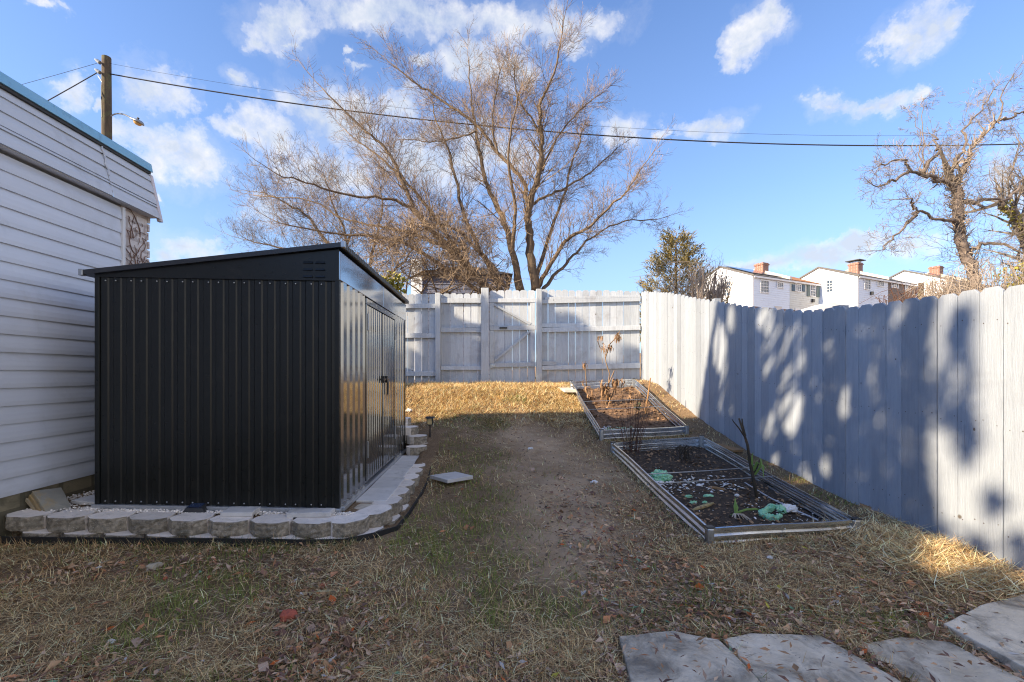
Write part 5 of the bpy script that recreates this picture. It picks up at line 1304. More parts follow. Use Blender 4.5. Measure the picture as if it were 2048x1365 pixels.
# tree standing out of view on the left: it throws the dappled shade on the right fence
def shade_tree():
    rng = random.Random(55); base = Vector((-11.5, .5, .3))
    t = thing('unseen_shade_tree', 'tall leafy evergreen tree standing beyond the garage, out of the frame', 'tree', base)
    MB().tube([base, base + Vector((.1, .1, 2.5)), base + Vector((-.1, .3, 5)), base + Vector((.1, .9, 8))], [.32, .26, .2, .1], 9).build('trunk', M['bark'], t)
    def inv(px, py):
        Y = RX * FX / (px - 977); return Y, EYE - (py - 746) * Y / FX
    lit = [(1562,707,38,44),(1530,640,14,26),(1594,680,14,34),(1578,810,24,42),(1534,850,15,28),(1550,918,9,16),(1611,960,12,28),(1590,880,10,24),
           (1798,622,10,22),(1814,878,7,34),(1500,590,6,10),(1440,700,12,46),(1448,780,12,40),(1470,850,12,28),(1462,640,7,24),(1660,700,6,26),(1690,800,7,30),(1650,930,8,20),(1720,650,7,18),(1745,760,6,30),(1635,610,8,12)]
    L2 = []
    for a, b, rx, ry in lit:
        y, z = inv(a, b); y2, _ = inv(a + rx, b); L2.append((y, z, abs(y - y2) * 1.25, ry * y / FX * 1.25))
    darkn = [(1926,640,26,30),(1905,690,16,30),(1932,730,10,60),(1930,860,24,60),(1990,1008,14,22),(2040,1130,26,60),(1960,1090,24,14),(1885,800,10,60)]
    D2 = []
    for a, b, rx, ry in darkn:
        y, z = inv(a, b); y2, _ = inv(a + rx, b); D2.append((y, z, abs(y - y2), ry * y / FX))
    def dark(y, z):
        zb = gz(RX, y)
        if y > 6.85 - .35 * (z - 1.4): return False
        yb = 3.38 if z > .2 else 3.25
        j = float(vnoise(y, z, 4, 9) - .5) * .25
        if z < -.05 and y < 3.6: return not (2.93 < y < 3.24 and z > -.2 + j)
        if y < yb + j * .4:
            return any(((y - a) / (c + .01)) ** 2 + ((z - b) / (d + .02)) ** 2 < 1 + 2 * j for a, b, c, d in D2)
        return not any(((y - a) / c) ** 2 + ((z - b) / d) ** 2 < 1 + 2.2 * j for a, b, c, d in L2)
    mb = MB(); k = 0; br = MB(); last = None; tries = 0
    while k < 15000 and tries < 90000:
        tries += 1
        y, z = rng.uniform(1.2, 7.4), rng.uniform(-.42, 2.7)
        if not dark(y, z): continue
        s = rng.uniform(11.5, 15.5) + 1.2 * math.sin(y * 2.1 + z)
        p = Vector((RX, y, z)) + SUN * (s / abs(SUN.x) * abs(SUN.x))
        q = Quaternion((rng.gauss(0,1), rng.gauss(0,1), rng.gauss(0,1), rng.gauss(0,1))).normalized(); L = rng.uniform(.09, .17); w = L * .3
        mb.add([p + q @ Vector(v) for v in ((0,-L/2,0), (w, 0, .01), (0, L/2, 0), (-w, 0, .01))], [(0,1,2,3)], rng.random())
        if k % 150 == 0:
            h = base + Vector((.0, .5, rng.uniform(4, 7.5))); br.tube([h, h.lerp(p, .5) + Vector((0, 0, .25)), p], [.07, .045, .015], 5)
        k += 1
    mb.build('foliage', M['tealeaf'], t); br.build('branches', M['bark'], t)
    # a second, unseen one, added with its leaves placed to shade the back fence
    base = Vector((-10.2, 5.6, .6)); t = thing('unseen_shade_tree', 'leafy evergreen added out of the frame to shade the back fence', 'tree', base)
    MB().tube([base, base + Vector((.1, .1, 2.5)), base + Vector((-.1, .3, 5)), base + Vector((.2, .6, 8))], [.28, .22, .16, .08], 9).build('trunk', M['bark'], t)
    BX = [(-1.75, -1.05), (-1.03, -.24), (-.02, .95), (1.2, 3.2)]
    def dark2(x, z):
        for i, (a, b) in enumerate(BX):
            if a <= x <= b:
                f = (x - a) / (b - a); top = (lerp(1.85, 1.2, f), lerp(2.75, 1.75, f), lerp(2.85, 2.1, f), lerp(2.75, 1.75, f))[i]
                top += float(vnoise(x, z, 3, 19) - .5) * .3
                if i == 1 and f < .12 and z > 1.6: return False
                if i == 3 and abs(f - .62) < .13 and z > 1.5: return False
                return z < top
        return False
    mb = MB(); br = MB(); k = 0; tries = 0
    while k < 8500 and tries < 60000:
        tries += 1
        x, z = rng.uniform(-1.8, 3.2), rng.uniform(.95, 3.05)
        if not dark2(x, z): continue
        p = Vector((x, BY - .05, z)) + SUN * (rng.uniform(10.6, 12.6) + .9 * (x + 1.8))
        q = Quaternion((rng.gauss(0,1), rng.gauss(0,1), rng.gauss(0,1), rng.gauss(0,1))).normalized(); L = rng.uniform(.09, .17); w = L * .3
        mb.add([p + q @ Vector(v) for v in ((0,-L/2,0), (w, 0, .01), (0, L/2, 0), (-w, 0, .01))], [(0,1,2,3)], rng.random())
        if k % 200 == 0:
            h = base + Vector((.0, .4, rng.uniform(4, 7))); br.tube([h, h.lerp(p, .5) + Vector((0, 0, .2)), p], [.06, .04, .012], 5)
        k += 1
    mb.build('foliage', M['tealeaf'], t); br.build('branches', M['bark'], t)
shade_tree()

# ================================================================== POLE, WIRES
PYD = 15.0
def pole():
    a, b = P(214, 1000, PYD), P(213, 115, PYD); base = Vector((a.x, PYD, .7))
    t = thing('utility_pole', 'weathered wooden utility pole with insulators standing behind the garage', 'utility pole', base)
    MB().tube([base + Vector((0,0,-.3)), P(214, 400, PYD), P(213, 115, PYD)], [.165, .15, .128], 12).build('pole', M['pole'], t, smooth=False)
    for k, (px, py) in enumerate(((196, 125), (196, 145))):
        p = P(px, py, PYD - .05); mb = MB(); mb.bar(P(190, py - 6, PYD - .1), P(206, py + 4, PYD - .1), .04, .03); mb.tube([P(193, py - 4, PYD - .2), P(200, py + 1, PYD - .2)], [.05, .06], 8); mb.build('insulator', M['lampmetal'], t)
    MB().bar(P(196, 152, PYD - .1), P(205, 166, PYD - .1), .02, .02).build('bracket', M['lampmetal'], t)
    MB().tube([P(203, 170, PYD - .17), P(203, 200, PYD - .18), P(204, 235, PYD - .18)], .015, 5).build('conduit', M['wire'], t)
    l = thing('street_lamp', 'small cobra-head street lamp on curved arm bolted to the utility pole', 'street lamp', P(222, 232, PYD))
    arm = smooth_path([P(221, 233, PYD), P(232, 228, PYD), P(247, 229, PYD), P(262, 236, PYD)], 4)
    MB().tube(arm, .022, 6).build('arm', M['lampmetal'], l)
    c = P(272, 243, PYD); q = Matrix.Translation(c) @ Matrix.Rotation(R(26), 4, 'Y')
    mb = MB(); prof = [(-.2, .05), (-.16, .09), (-.05, .12), (.08, .16), (.18, .15), (.215, .09)]
    K = 12; vs = []
    for x, r in prof:
        for j in range(K):
            a = 2 * PI * j / K; zz_ = math.sin(a) * r * .55; vs.append(q @ Vector((x, math.cos(a) * r, zz_ if zz_ > 0 else zz_ * .3)))
    mb.add(vs, [(i * K + j, i * K + (j + 1) % K, (i + 1) * K + (j + 1) % K, (i + 1) * K + j) for i in range(len(prof) - 1) for j in range(K)]); mb.f.append(tuple(range(K))[::-1]); mb.t.append(.5); mb.m.append(0); mb.f.append(tuple(range(5 * K, 6 * K))); mb.t.append(.5); mb.m.append(0)
    hd = mb.build('lamp_head', M['lampmetal'], l, smooth=True)
    mb = MB(); vs = []
    for i, (s, dz) in enumerate(((1.0, -.028), (.75, -.075), (.35, -.098))):
        for j in range(K): a = 2 * PI * j / K; vs.append(q @ Vector((.07 + math.cos(a) * .135 * s, math.sin(a) * .12 * s, dz)))
    mb.add(vs, [(i * K + j, i * K + (j + 1) % K, (i + 1) * K + (j + 1) % K, (i + 1) * K + j) for i in range(2) for j in range(K)] + [tuple(range(2 * K, 3 * K))]); mb.build('lens', M['lens'], hd, smooth=True)
    MB().tube([q @ Vector((.02, 0, .08)), q @ Vector((.02, 0, .14))], .035, 7).build('photocell', M['black'], hd)
    def par(x0, y0, xv, yv, x1, rad, label, name='overhead_wire'):
        k = (y0 - yv) / (x0 - xv) ** 2; pts = [P(x, yv + k * (x - xv) ** 2, PYD) for x in np.linspace(x0, x1, 60)]
        tag(MB().tube(pts, rad, 5).build(name, M['wire']), label, 'cable', 'overhead wires')
    par(212, 147, 1800, 292, 3388, .021, 'thick black overhead wire sagging from the pole across the sky')
    par(212, 126, 1760, 272, 3308, .0042, 'thin overhead wire strung just above the thick one across the sky')
    a, b = P(194, 146, PYD), P(-700, 470, 9); tag(MB().tube([a.lerp(b, k / 12) - Vector((0, 0, .6 * math.sin(PI * k / 12))) for k in range(13)], .016, 5).build('overhead_wire', M['wire']), 'dark overhead wire dropping from the pole behind the garage roof', 'cable', 'overhead wires')
    a, b = P(194, 127, PYD), P(-900, 330, 13); tag(MB().tube([a.lerp(b, k / 12) - Vector((0, 0, .5 * math.sin(PI * k / 12))) for k in range(13)], .006, 5).build('overhead_wire', M['wire']), 'faint thin overhead wire leaving the pole top above the garage roof', 'cable', 'overhead wires')
    # the pole out of view that carries the other end
    e = P(3388, 147, PYD); mb = MB().tube([(e.x, PYD, .3), (e.x, PYD, e.z + .4)], [.165, .13], 12); tag(mb.build('utility_pole', M['pole']), 'plain wooden utility pole far out of frame carrying the wires', 'utility pole')
pole()

# ================================================================== FAR HOUSES
ANG = math.atan2(4.6, 9.7); HF = Vector((math.cos(ANG), math.sin(ANG), 0)); HB = Vector((-math.sin(ANG), math.cos(ANG), 0))
def house(label, Cc, eave, ridge, depth, widths, zsplit, zb, walls, roofs, front_w, gable_w, chim, cap, solar, shut=()):
    C = Vector((Cc[0], Cc[1], 0)); t = thing('row_house', label, 'house', (C.x, C.y, zb), group='white semi-detached houses on the hill')
    L = sum(widths)
    W = lambda x, y, z: C + HF * x + HB * y + Vector((0, 0, z))
    def onfront(px, py):
        d = Vector(((px - 977) / FX, 1, (746 - py) / FX)); k = (C - Vector((0, 0, 0))).dot(HB) / d.dot(HB); q = d * k; return (q - C).dot(HF), q.z + EYE
    def ongable(px, py):
        d = Vector(((px - 977) / FX, 1, (746 - py) / FX)); k = C.dot(HF) / d.dot(HF); q = d * k; return (q - C).dot(HB), q.z + EYE
    full = 2 * depth
    def hbox(x0, x1, y0, y1, z0, z1, n, m, par=t, lap=False, **k):
        vs = [W(x, y, z) for z in (z0, z1) for x, y in ((x0, y0), (x1, y0), (x1, y1), (x0, y1))]
        return MB().add(vs, [(0,3,2,1),(4,5,6,7),(0,1,5,4),(1,2,6,5),(2,3,7,6),(3,0,4,7)]).build(n, m, par, **k)
    rz = lambda y: eave + (ridge - eave) * (1 - abs(y - depth) / depth)
    x = 0
    for i, w in enumerate(widths):
        g = [W(x, 0, zsplit), W(x, full, zsplit), W(x, full, eave), W(x, depth, ridge), W(x, 0, eave)]
        mb = MB().prism(g, HF * w)
        # lap lines of the siding on the front
        z = zsplit
        while z < eave - .1:
            a = [W(x + .02, -.001, z), W(x + w - .02, -.001, z), W(x + w - .02, -.02, z), W(x + .02, -.02, z), W(x + .02, -.001, z + .19), W(x + w - .02, -.001, z + .19)]
            mb.add(a, [(0,1,2,3), (3,2,5,4)]); z += .2
        mb.build('wall', walls[i], t)
        hbox(x + .01, x + w - .01, .03, full - .03, zb, zsplit - .002, 'basement_wall', M['brickhouse'])
        ov = .18
        for s in (0, 1):
            y0, y1 = (-ov, depth) if s == 0 else (full + ov, depth)
            z0 = rz(0) - (ridge - eave) * ov / depth
            o = [W(x - (.12 if i == 0 else 0), y0, z0 + .01), W(x + w + (.12 if i else 0), y0, z0 + .01), W(x + w + (.12 if i else 0), y1, ridge + .01), W(x - (.12 if i == 0 else 0), y1, ridge + .01)]
            MB().prism(o, (0, 0, .14)).build('roof', roofs[i], t)
        if solar[i]:
            o = [W(x + .35, .25, rz(.25) + .22), W(x + w - .7, .25, rz(.25) + .22), W(x + w - .7, depth - .25, rz(depth - .25) + .22), W(x + .35, depth - .25, rz(depth - .25) + .22)]
            MB().prism(o, (0, 0, .05)).build('solar_panel', M['solar'], t)
        hbox(x + .0, x + w, -.2, -.1, eave - .17, eave - .02, 'gutter', M['frame'])
        x += w
    hbox(-.03, .09, -.05, -.025, zsplit, eave - .18, 'downspout', M['frame'])
    hbox(L - .1, L + .02, -.05, -.025, zsplit, eave - .18, 'downspout', M['frame'])
    # parapet between the two homes
    x = widths[0]; hp = .42
    o = [W(x - .14, -.12, eave - .05), W(x - .14, depth, ridge), W(x - .14, full, eave), W(x - .14, full, eave + hp), W(x - .14, depth, ridge + hp), W(x - .14, -.12, eave + hp * .8)]
    MB().prism(o, HF * .28).build('parapet', M['parapet'], t)
    # chimney standing at the party wall
    (a, zt), (b, _) = chim
    ch = hbox(x - .42, x + .42, depth - 1.0, depth - .12, ridge - .6, zt, 'chimney', M['brickred'])
    hbox(x - .48, x + .48, depth - 1.06, depth - .06, zt - .22, zt - .1, 'chimney_collar', M['brickred'], ch)
    if cap:
        hbox(x - .3, x + .3, depth - .9, depth - .25, zt + .001, zt + .16, 'flue', M['galv'], ch); hbox(x - .62, x + .62, depth - 1.2, depth + .1, zt + .2, zt + .27, 'chimney_cap', M['black'], ch)
    def window(x0, x1, z0, z1, side, grid=True, arch=False):
        if side == 'f': V = lambda a, o, z: W(a, -o, z)
        else: V = lambda a, o, z: W(-o, a, z)
        def vb(a0, a1, o0, o1, zz0, zz1, mb):
            vs = [V(a, o, z) for z in (zz0, zz1) for a, o in ((a0, o0), (a1, o0), (a1, o1), (a0, o1))]
            mb.add(vs, [(0,3,2,1),(4,5,6,7),(0,1,5,4),(1,2,6,5),(2,3,7,6),(3,0,4,7)])
        mb = MB(); f = .09
        vb(x0 - f, x0, .022, .075, z0 - f, z1 + f, mb); vb(x1, x1 + f, .022, .075, z0 - f, z1 + f, mb); vb(x0 + .001, x1 - .001, .022, .075, z1, z1 + f, mb); vb(x0 + .001, x1 - .001, .022, .085, z0 - f, z0, mb)
        if z1 - z0 > .8: vb(x0 + .001, x1 - .001, .026, .06, (z0 + z1) / 2 - .03, (z0 + z1) / 2 + .03, mb)
        if grid:
            for k in (1, 2) if x1 - x0 > .5 else (1,): xx = lerp(x0, x1, k / (3 if x1 - x0 > .5 else 2)); vb(xx - .015, xx + .015, .028, .05, z0 + .002, z1 - .002, mb)
            for q in (.25, .75): zq = lerp(z0, z1, q); vb(x0 + .002, x1 - .002, .03, .048, zq - .015, zq + .015, mb)
        fr = mb.build('window', M['frame'], t)
        pm = MB(); vb(x0, x1, .021, .027, z0, z1, pm); pm.build('pane', M['glass'], fr)
    for (a, b, c, d) in front_w:
        x0, z1 = onfront(a, b); x1, z0 = onfront(c, d); zc = .5 * (z0 + z1); window(x0, x1, z0, z1, 'f')
    for (a, b, c, d) in gable_w:
        y0, z1 = ongable(c, b); y1, z0 = ongable(a, d); window(y0, y1, z0, z1, 'g')
    for (a, b, c, d, m) in shut:
        x0, z1 = onfront(a, b); x1, z0 = onfront(c, d); hbox(x0, x1, -.07, -.021, z0, z1, 'shutter', m)
    return onfront, W, hbox, t
onf, W1, hb1, h1 = house('white semi-detached house with green shutters and a brown second roof, first along the fence', (23.6, 41.0), 9.95, 11.35, 3.3, (5.3, 5.4), 7.22, 3.0,
    [M['housewhite'], M['housecream']], [M['shingle'], M['shinglebrown']], [(1521,561.6,1536,585.7),(1554,565.4,1565,575.8),(1590.5,569.4,1600.5,582.9),(1620.5,571.5,1629.5,592.8)], [(1450,564.4,1461,592.8)],
    ((0, 12.15), (0, 0)), False, (True, False), [(1583.3,569.4,1588.6,583,M['shutterblue']),(1603.4,570,1608.8,584,M['shutterblue']),(1613.2,569,1618.2,593.5,M['shutter']),(1632.3,571,1637.8,595,M['shutter'])])
x0, z1 = onf(1520, 613.5); x1, _ = onf(1533, 613); f = hb1(x0, x1, -.04, .0, 5.9, z1, 'window', M['frame'], h1)
x0, z1 = onf(1549, 612.5); x1, _ = onf(1562.5, 612); f = hb1(x0, x1, -.05, .02, 5.0, z1, 'door', M['parapet'], h1)
x0, z1 = onf(1590, 617); x1, _ = onf(1600, 617); f = hb1(x0, x1, -.05, .02, 5.0, z1, 'door', M['frame'], h1)
x0, z1 = onf(1624, 599); hb1(x0 - .12, x0 + .16, -.2, .0, z1 - .3, z1, 'wall_lamp', M['black'], h1)
onf, W2, hb2, h2 = house('white semi-detached house whose far half is clad in brown-grey siding, second along the fence', (34.05, 42.35), 10.2, 11.6, 3.3, (5.3, 5.4), 7.3, 3.0,
    [M['housewhite'], M['brickbrown']], [M['shingle'], M['shingle']], [(1728.4,559,1739.2,579),(1754.5,561.5,1766,573),(1782.5,562.5,1794.5,576),(1810,566,1818.5,583)], [(1655,561,1665,585)], ((0, 12.5), (0, 0)), True, (False, True))
x0, z1 = onf(1741, 584); hb2(x0 - .12, x0 + .16, -.2, .0, z1 - .3, z1, 'wall_lamp', M['black'], h2)
onf, W3, hb3, h3 = house('white semi-detached house mostly hidden by dry vines, third along the fence', (44.6, 44.7), 10.4, 11.8, 3.3, (5.3, 5.4), 7.4, 3.0,
    [M['housewhite'], M['housewhite']], [M['shingle'], M['shingle']], [(1905,572,1918,590)], [], ((0, 12.7), (0, 0)), False, (True, False))
# brick post near the third house
p = P(1842, 566, 20); tag(MB().box(p.x - .07, p.x + .07, p.y - .07, p.y + .07, .9, p.z, .5).build('wooden_post', M['pole'], bevel=.01), 'brown square post standing before the white wall of the third far house', 'post')
# low shed roof between the first and second houses
p = P(1660, 604, 36); o = MB().prism([(p.x - .9, 36, 3.0), (p.x + 1.3, 36, 3.0), (p.x + 1.3, 36, p.z - .3), (p.x + .2, 36, p.z), (p.x - .9, 36, p.z - .35)], (0, 2, 0)).build('outbuilding', M['housegrey']); tag(o, 'low grey outbuilding roof peeping between the first two far houses', 'outbuilding')

# grey clapboard house behind the big tree
def grey_house():
    Y = 21.0; Q = lambda a, b: P(a, b, Y); t = thing('clapboard_house', 'dark grey clapboard house with white corner chimney partly hidden by the bare tree', 'house', (Q(940, 640).x, Y, .9))
    x0, x1 = Q(846, 0).x, Q(1012, 0).x; zt = Q(0, 551).z
    mb = MB().box(x0, x1, Y, Y + 7, .5, zt); z = .6
    while z < zt - .1:
        mb.add([(x0, Y - .001, z), (x1, Y - .001, z), (x1, Y - .035, z), (x0, Y - .035, z), (x0, Y - .001, z + .20), (x1, Y - .001, z + .20)], [(0,1,2,3),(3,2,5,4)]); z += .205
    mb.build('wall', M['purple'], t)
    ap = Q(925, 533).z
    MB().prism([(x0 - .3, Y - .3, zt), (x1 + .3, Y - .3, zt), ((x0 + x1) / 2, Y - .3, ap)], (0, 7.6, 0)).build('roof', M['dimroof'], t)
    MB().box(x0 - .52, x0 - .003, Y - .12, Y + .8, .5, Q(0, 520).z).build('chimney', M['housewhite'], t, bevel=.03)
grey_house()

# ================================================================== GRASS, STRAW, LEAVES
def inside_bed(X, Y, C, pad=.02):
    r = np.ones_like(X, bool)
    for i in range(4):
        a, b = C[i], C[(i + 1) % 4]; nx, ny = (b.y - a.y), -(b.x - a.x); L = math.hypot(nx, ny); r &= ((X - a.x) * nx + (Y - a.y) * ny) / L < pad
    return r
def stones_mask(X, Y):
    # paving corner: keep it mostly clear of grass
    r = np.zeros_like(X, bool)
    for o in COL.objects:
        if o.name.startswith('flagstone'):
            co_ = np.array([(o.location.x + v.co.x, o.location.y + v.co.y) for v in o.data.vertices if v.co.z > .02])
            n = len(co_); ins = np.zeros_like(X, bool); j = n - 1
            for i in range(n):
                xi, yi = co_[i]; xj, yj = co_[j]
                c = ((yi > Y) != (yj > Y)) & (X < (xj - xi) * (Y - yi) / (yj - yi + 1e-12) + xi); ins ^= c; j = i
            r |= ins
    return r
def edge_y(X):           # the block wall's outer face
    return np.interp(X, [-3.4, -1.2, -.97, -.82], [3.11, 3.08, 3.1, 3.2])
def blocked(X, Y):
    b = (X < -.66) & (Y > edge_y(X)) & (Y < 6.5)
    b |= (X < -.645) & (Y > 3.6) & (Y < 5.9)
    b |= inside_bed(X, Y, BED1, .045) | inside_bed(X, Y, BED2, .045)
    b |= (X > RX - .02) | (X < -3.36) | (Y > 9.76)
    return b
PATHX = lambda Y: np.interp(Y, [1.5, 2.4, 3.2, 4, 5, 6, 7], [.85, .85, .62, .72, .78, .65, .55])
def pathness(X, Y):
    w = np.interp(Y, [1.5, 2.6, 3.4, 5, 6.3, 7.2], [.25, .45, .60, .58, .5, .2]); d = np.abs(X - PATHX(Y) - (vnoise(X, Y, 2.5, 61) - .5) * .35)
    amp = np.interp(Y, [1.6, 2.2, 2.8, 3.4, 6.4, 8.4], [.1, .5, .8, .95, .9, .25])
    return np.clip(1.35 - d / w, 0, 1) * amp
def greenness(X, Y):
    g = fbm(X, Y, 1.9, 71, 3)
    g = g + .20 * np.exp(-((X + .35) / .38) ** 2) * (Y > 3.2) * (Y < 7.4) + .13 * (X < .1) * (Y < 3.3) * (X > -1.7) - .16 * (X > .7) - .10 * (Y < 2.25) - .05 * (Y > 7.2)
    return g
def sample(n, ymin, ymax, power):
    """points whose density falls with distance"""
    t = NP.random(n); Y = ymin * (ymax / ymin) ** (t ** power); X = NP.uniform(-1.12, 1.22, n) * Y
    return X, Y
def blades(name, X, Y, L, w, ang, lean, col, z=None, curl=None, kind='stuff', lift=0.0):
    n = len(X); Z = base_h(X, Y) + (fbm(X, Y, 1.6, 3) - .5) * .045 + (fbm(X, Y, 9, 5) - .5) * .022 if z is None else z
    Z = Z + lift
    dx, dy = np.cos(ang), np.sin(ang); sx, sy = -dy, dx
    hz = np.cos(lean); hr = np.sin(lean)
    if curl is None: curl = np.zeros(n)
    def pt(q, side):
        l2 = lean + curl * q; r = np.sin((lean + l2) / 2) * L * q; h = np.cos((lean + l2) / 2) * L * q
        ww = w * (1 - .55 * q) / 2 * side
        return np.stack([X + dx * r + sx * ww, Y + dy * r + sy * ww, Z + np.maximum(h, .0) - .002], -1)
    V = np.stack([pt(0, -1), pt(0, 1), pt(.5, -1), pt(.5, 1), pt(1.0, 0)], 1).reshape(-1, 3)
    o = np.arange(n) * 5
    loops = np.stack([o, o + 1, o + 3, o + 2, o + 2, o + 3, o + 4], -1).ravel(); sizes = np.tile([4, 3], n)
    c = np.repeat(col, 2, axis=0)
    ob = np_mesh(name, V, loops, sizes, c, M['grass']); tag(ob, kind=kind); return ob
def mixcol(a, b, t): return np.asarray(a)[None] * (1 - t[:, None]) + np.asarray(b)[None] * t[:, None]
STR = [(.70,.475,.235), (.49,.32,.15), (.86,.66,.37), (.24,.15,.075)]
def straw_col(n):
    k = NP.integers(0, 4, n); c = np.array(STR)[k] * NP.uniform(.5, 1.45, (n, 1)); return np.clip(c, 0, .9)
FL = stones_mask
make_ground()
def make_grass():
    # standing and leaning dry blades
    X, Y = sample(330000, 1.65, 9.75, 1.05); keep = ~blocked(X, Y); X, Y = X[keep], Y[keep]
    pn = pathness(X, Y); cl = fbm(X, Y, 6, 81, 3)
    keep = (NP.random(len(X)) < (1 - .97 * pn) * np.clip(.25 + 1.9 * (cl - .3), .05, 1)) & ~FL(X, Y); 
    left = (X < -1.0) & (Y < 3.1); keep &= ~(left & (NP.random(len(X)) < .35))
    X, Y = X[keep], Y[keep]
    n = len(X); g = greenness(X, Y); green = (NP.random(n) < np.clip((g - .49) * 4.4, .04, .8))
    L = NP.uniform(.03, .085, n); L[green] *= .8; w = NP.uniform(.0018, .0038, n) * np.interp(Y, [2, 10], [1, 2.3])
    lean = np.abs(NP.normal(1.05, .38, n)); lean[green] = np.abs(NP.normal(.6, .35, green.sum())); lean = np.clip(lean, 0, 1.5)
    col = np.clip(straw_col(n) * np.interp(Y, [6.0, 7.6], [1, 1.3])[:, None], 0, .85); gc = mixcol((.13,.185,.035), (.30,.32,.085), NP.random(green.sum())); col[green] = gc  # far straw made paler: sunlight on the lawn put into the colour
    far_ = Y > 6.3
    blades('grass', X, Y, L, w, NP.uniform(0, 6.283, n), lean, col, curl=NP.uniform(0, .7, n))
    # flat thatch
    X, Y = sample(150000, 1.65, 9.75, 1.0); th = np.clip((fbm(X, Y, 2.6, 131, 3) - .36) * 4.2, .06, 1) * np.clip(1.25 - 1.6 * np.clip(greenness(X, Y) - .47, 0, 1) * 3, .35, 1); keep = ~blocked(X, Y) & (NP.random(len(X)) < (1 - .5 * pathness(X, Y)) * th); X, Y = X[keep], Y[keep]; fl = FL(X, Y); keep = ~fl | (NP.random(len(X)) < .015); X, Y = X[keep], Y[keep]
    n = len(X); L = NP.uniform(.03, .13, n); L[NP.random(n) < .04] *= 2; far = np.interp(Y, [2, 10], [1, 2.0])
    sc_ = straw_col(n) * np.interp(Y, [6.0, 7.6], [1, 1.3])[:, None]  # thatch also lightened with distance, sunlight mixed into its colour
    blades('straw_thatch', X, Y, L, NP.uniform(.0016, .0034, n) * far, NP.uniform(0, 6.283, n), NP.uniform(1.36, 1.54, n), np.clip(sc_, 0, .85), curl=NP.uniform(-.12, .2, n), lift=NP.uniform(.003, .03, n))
    # heaps of straw by the fence foot and along the beds
    n = 9000; X = NP.normal(2.92, .20, n); Y = NP.normal(3.02, .24, n); k = X < RX - .03; X, Y = X[k], Y[k]; k = ~FL(X, Y) | (NP.random(len(X)) < .3); X, Y = X[k], Y[k]; n = len(X)
    blades('straw_heap', X, Y, NP.uniform(.07, .2, n), NP.uniform(.0025, .005, n), NP.uniform(0, 6.283, n), NP.uniform(1.15, 1.5, n), np.clip(straw_col(n) * 1.3, 0, .85), curl=NP.uniform(-.3, .3, n), lift=NP.uniform(0, .05, n))
    pts = []
    for C in (BED1, BED2):
        for i in (0, 1, 3):
            a, b = C[i], C[(i + 1) % 4]; t = NP.random(1900); d = (b - a); nn = Vector((d.y, -d.x, 0)).normalized(); o = np.abs(NP.normal(0, .045, 1900)) + .02
            pts.append(np.stack([a.x + d.x * t + nn.x * o, a.y + d.y * t + nn.y * o], -1))
    pts = np.concatenate(pts); X, Y = pts[:, 0], pts[:, 1]; n = len(X); g = NP.random(n) < .12
    col = straw_col(n); col[g] = mixcol((.05,.10,.02), (.12,.16,.05), NP.random(g.sum()))
    blades('edge_grass', X, Y, NP.uniform(.015, .05, n), NP.uniform(.002, .004, n) * np.interp(Y, [3, 9], [1, 2]), NP.uniform(0, 6.283, n), np.abs(NP.normal(.7, .4, n)), col, curl=NP.uniform(0, .8, n))
    # tufts along the foot of the block wall
    n = 3000; t = NP.random(n); X = -3.3 + 2.4 * t; Y = edge_y(X) - np.abs(NP.normal(.02, .07, n)); g = NP.random(n) < np.clip(.1 + .5 * t, 0, 1); col = straw_col(n); col[g] = mixcol((.045,.09,.02), (.11,.15,.05), NP.random(g.sum()))
    blades('wall_foot_grass', X, Y, NP.uniform(.03, .10, n), NP.uniform(.002, .004, n), NP.uniform(0, 6.283, n), np.abs(NP.normal(.8, .4, n)), col, curl=NP.uniform(0, .8, n))
make_grass()
def make_rim():
    pts = []
    for o in [q for q in COL.objects if q.name.startswith('flagstone')]:
        vs = [v.co for v in o.data.vertices if v.co.z > .02]
        for v in vs:
            for k in range(16):
                f = NP.uniform(.965, 1.05); pts.append((o.location.x + v.x * f + NP.normal(0, .012), o.location.y + v.y * f + NP.normal(0, .012)))
    pts = np.array(pts); X, Y = pts[:, 0], pts[:, 1]; k = (Y > 1.6) & (X < RX - .03); X, Y = X[k], Y[k]; k = ~FL(X, Y) | (NP.random(len(X)) < .28); X, Y = X[k], Y[k]; n = len(X)
    g = NP.random(n) < .15; col = straw_col(n) * .9; col[g] = mixcol((.09,.15,.03), (.2,.25,.07), NP.random(g.sum()))
    blades('rim_grass', X, Y, NP.uniform(.03, .09, n), NP.uniform(.0018, .0035, n), NP.uniform(0, 6.283, n), np.clip(np.abs(NP.normal(1.2, .3, n)), 0, 1.5), col, curl=NP.uniform(0, .4, n), lift=.018)
make_rim()
def make_far_thatch():
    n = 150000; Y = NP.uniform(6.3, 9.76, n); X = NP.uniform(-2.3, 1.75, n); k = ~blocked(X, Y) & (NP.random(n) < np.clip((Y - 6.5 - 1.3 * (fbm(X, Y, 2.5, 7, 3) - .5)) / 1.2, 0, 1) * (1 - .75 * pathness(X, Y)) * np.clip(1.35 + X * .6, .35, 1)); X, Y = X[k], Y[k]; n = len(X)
    g = NP.random(n) < np.clip((greenness(X, Y) - .52) * 2.5, 0, .3); col = np.clip(straw_col(n) * 1.28, 0, .9); col[g] = mixcol((.12,.19,.04), (.28,.32,.09), NP.random(g.sum()))  # straw colour raised to stand in for sunlight on this patch
    blades('sunlit_grass', X, Y, NP.uniform(.05, .15, n), NP.uniform(.0028, .0055, n), NP.uniform(0, 6.283, n), np.clip(np.abs(NP.normal(1.25, .25, n)), 0, 1.52), col, curl=NP.uniform(0, .3, n), lift=NP.uniform(0, .02, n))
make_far_thatch()
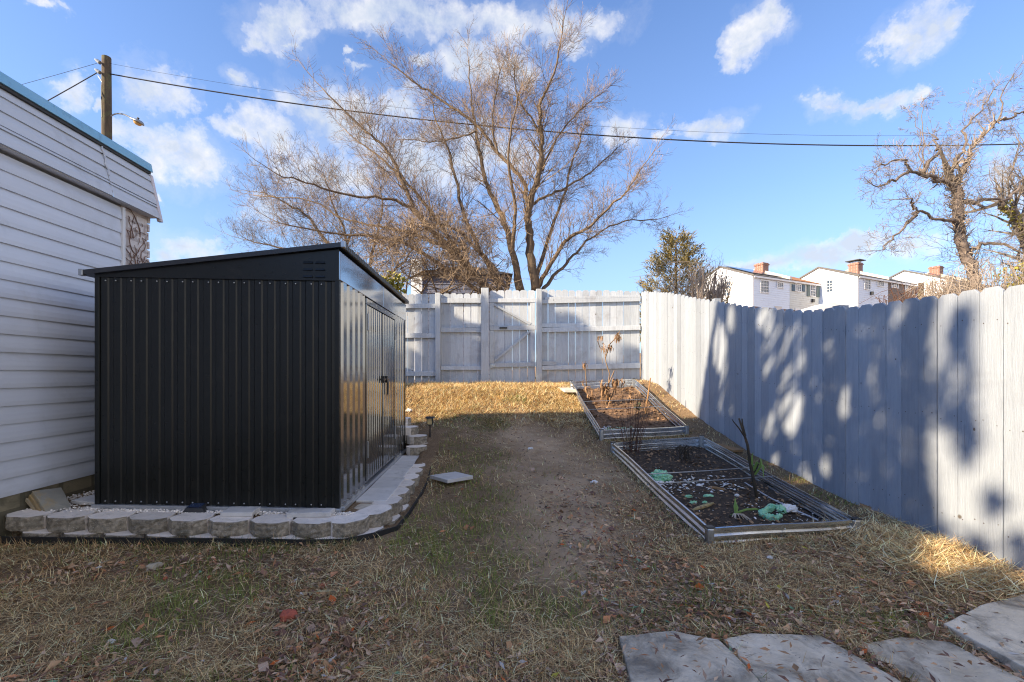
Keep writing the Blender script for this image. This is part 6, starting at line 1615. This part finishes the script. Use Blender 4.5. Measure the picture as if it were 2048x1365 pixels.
def make_leaves():
    n = 52000; X, Y = sample(n, 1.65, 7.5, 1.6); keep = ~blocked(X, Y); X, Y = X[keep], Y[keep]
    d = fbm(X, Y, 1.3, 91, 3) + .22 * (X > .6) * (Y < 3.4) + .12 * (Y < 2.6) * (X > -.4) - .1 * (Y > 4)
    keep = NP.random(len(X)) < np.clip((d - .45) * 3.6, .05, 1); X, Y = X[keep], Y[keep]; fl = FL(X, Y); keep = ~fl | (NP.random(len(X)) < .04); X, Y, fl = X[keep], Y[keep], fl[keep]
    n = len(X); Z = base_h(X, Y) + (fbm(X, Y, 1.6, 3) - .5) * .045 + NP.uniform(.004, .03, n); Z[fl] = .045 + NP.uniform(0, .006, fl.sum())
    L = NP.uniform(.022, .055, n); w = L * NP.uniform(.22, .38, n); big = NP.random(n) < .035; L[big] *= 1.25; w[big] = L[big] * .75
    a = NP.uniform(0, 6.283, n); pit = NP.normal(0, .3, n); rol = NP.normal(0, .5, n)
    ux = np.stack([np.cos(a) * np.cos(pit), np.sin(a) * np.cos(pit), np.sin(pit)], -1); s0 = np.stack([-np.sin(a), np.cos(a), np.zeros(n)], -1); up = np.cross(ux, s0); s = s0 * np.cos(rol)[:, None] + up * np.sin(rol)[:, None]; nn = np.cross(ux, s)
    c = np.stack([X, Y, Z], -1); fold = (w * .28)[:, None]
    V = np.stack([c - ux * (L / 2)[:, None], c + s * (w / 2)[:, None] + nn * fold - ux * (L * .08)[:, None], c + ux * (L / 2)[:, None] + nn * fold * .6, c - s * (w / 2)[:, None] + nn * fold - ux * (L * .08)[:, None]], 1).reshape(-1, 3)
    o = np.arange(n) * 4; loops = np.stack([o, o + 1, o + 2, o, o + 2, o + 3], -1).ravel(); sizes = np.full(2 * n, 3)
    pal = np.array([(.46,.28,.16), (.34,.20,.11), (.56,.38,.25), (.22,.12,.08), (.48,.22,.11), (.17,.095,.075), (.40,.28,.21)])
    col = pal[NP.integers(0, len(pal), n)] * NP.uniform(.75, 1.25, (n, 1)); r = NP.random(n); col[r < .012] = (.45,.11,.03); col[(r > .012) & (r < .022)] = (.20,.34,.20); col[(r > .022) & (r < .03)] = (.42,.36,.06); col[(r > .03) & (r < .045)] = (.50,.46,.42)
    tag(np_mesh('leaf_litter', V, loops, sizes, np.repeat(col, 2, axis=0), M['grass']), kind='stuff')
make_leaves()
def make_clods():
    mb = MB(); rng = random.Random(17)
    n = 0
    while n < 2200:
        Y = 1.7 * (7 / 1.7) ** rng.random(); X = rng.uniform(-1.1, 1.2) * Y; a = np.array([X]); b = np.array([Y])
        if blocked(a, b)[0] or FL(a, b)[0]: continue
        if rng.random() > .25 + .75 * float(pathness(a, b)[0]): continue
        r = rng.uniform(.004, .012); mb.blob((X, Y, gz(X, Y) + float(fbm(X, Y, 1.6, 3) - .5) * .045), (r, r * rng.uniform(.7, 1.3), r * .7), rng.random(), jit=.25, lv=1, rng=rng); n += 1
    tag(mb.build('soil_clods', M['clod']), kind='stuff')
M['clod'] = pmat('clods', (.25,.18,.125), (.13,.095,.065), 30, .98, tint=.5)
make_clods()
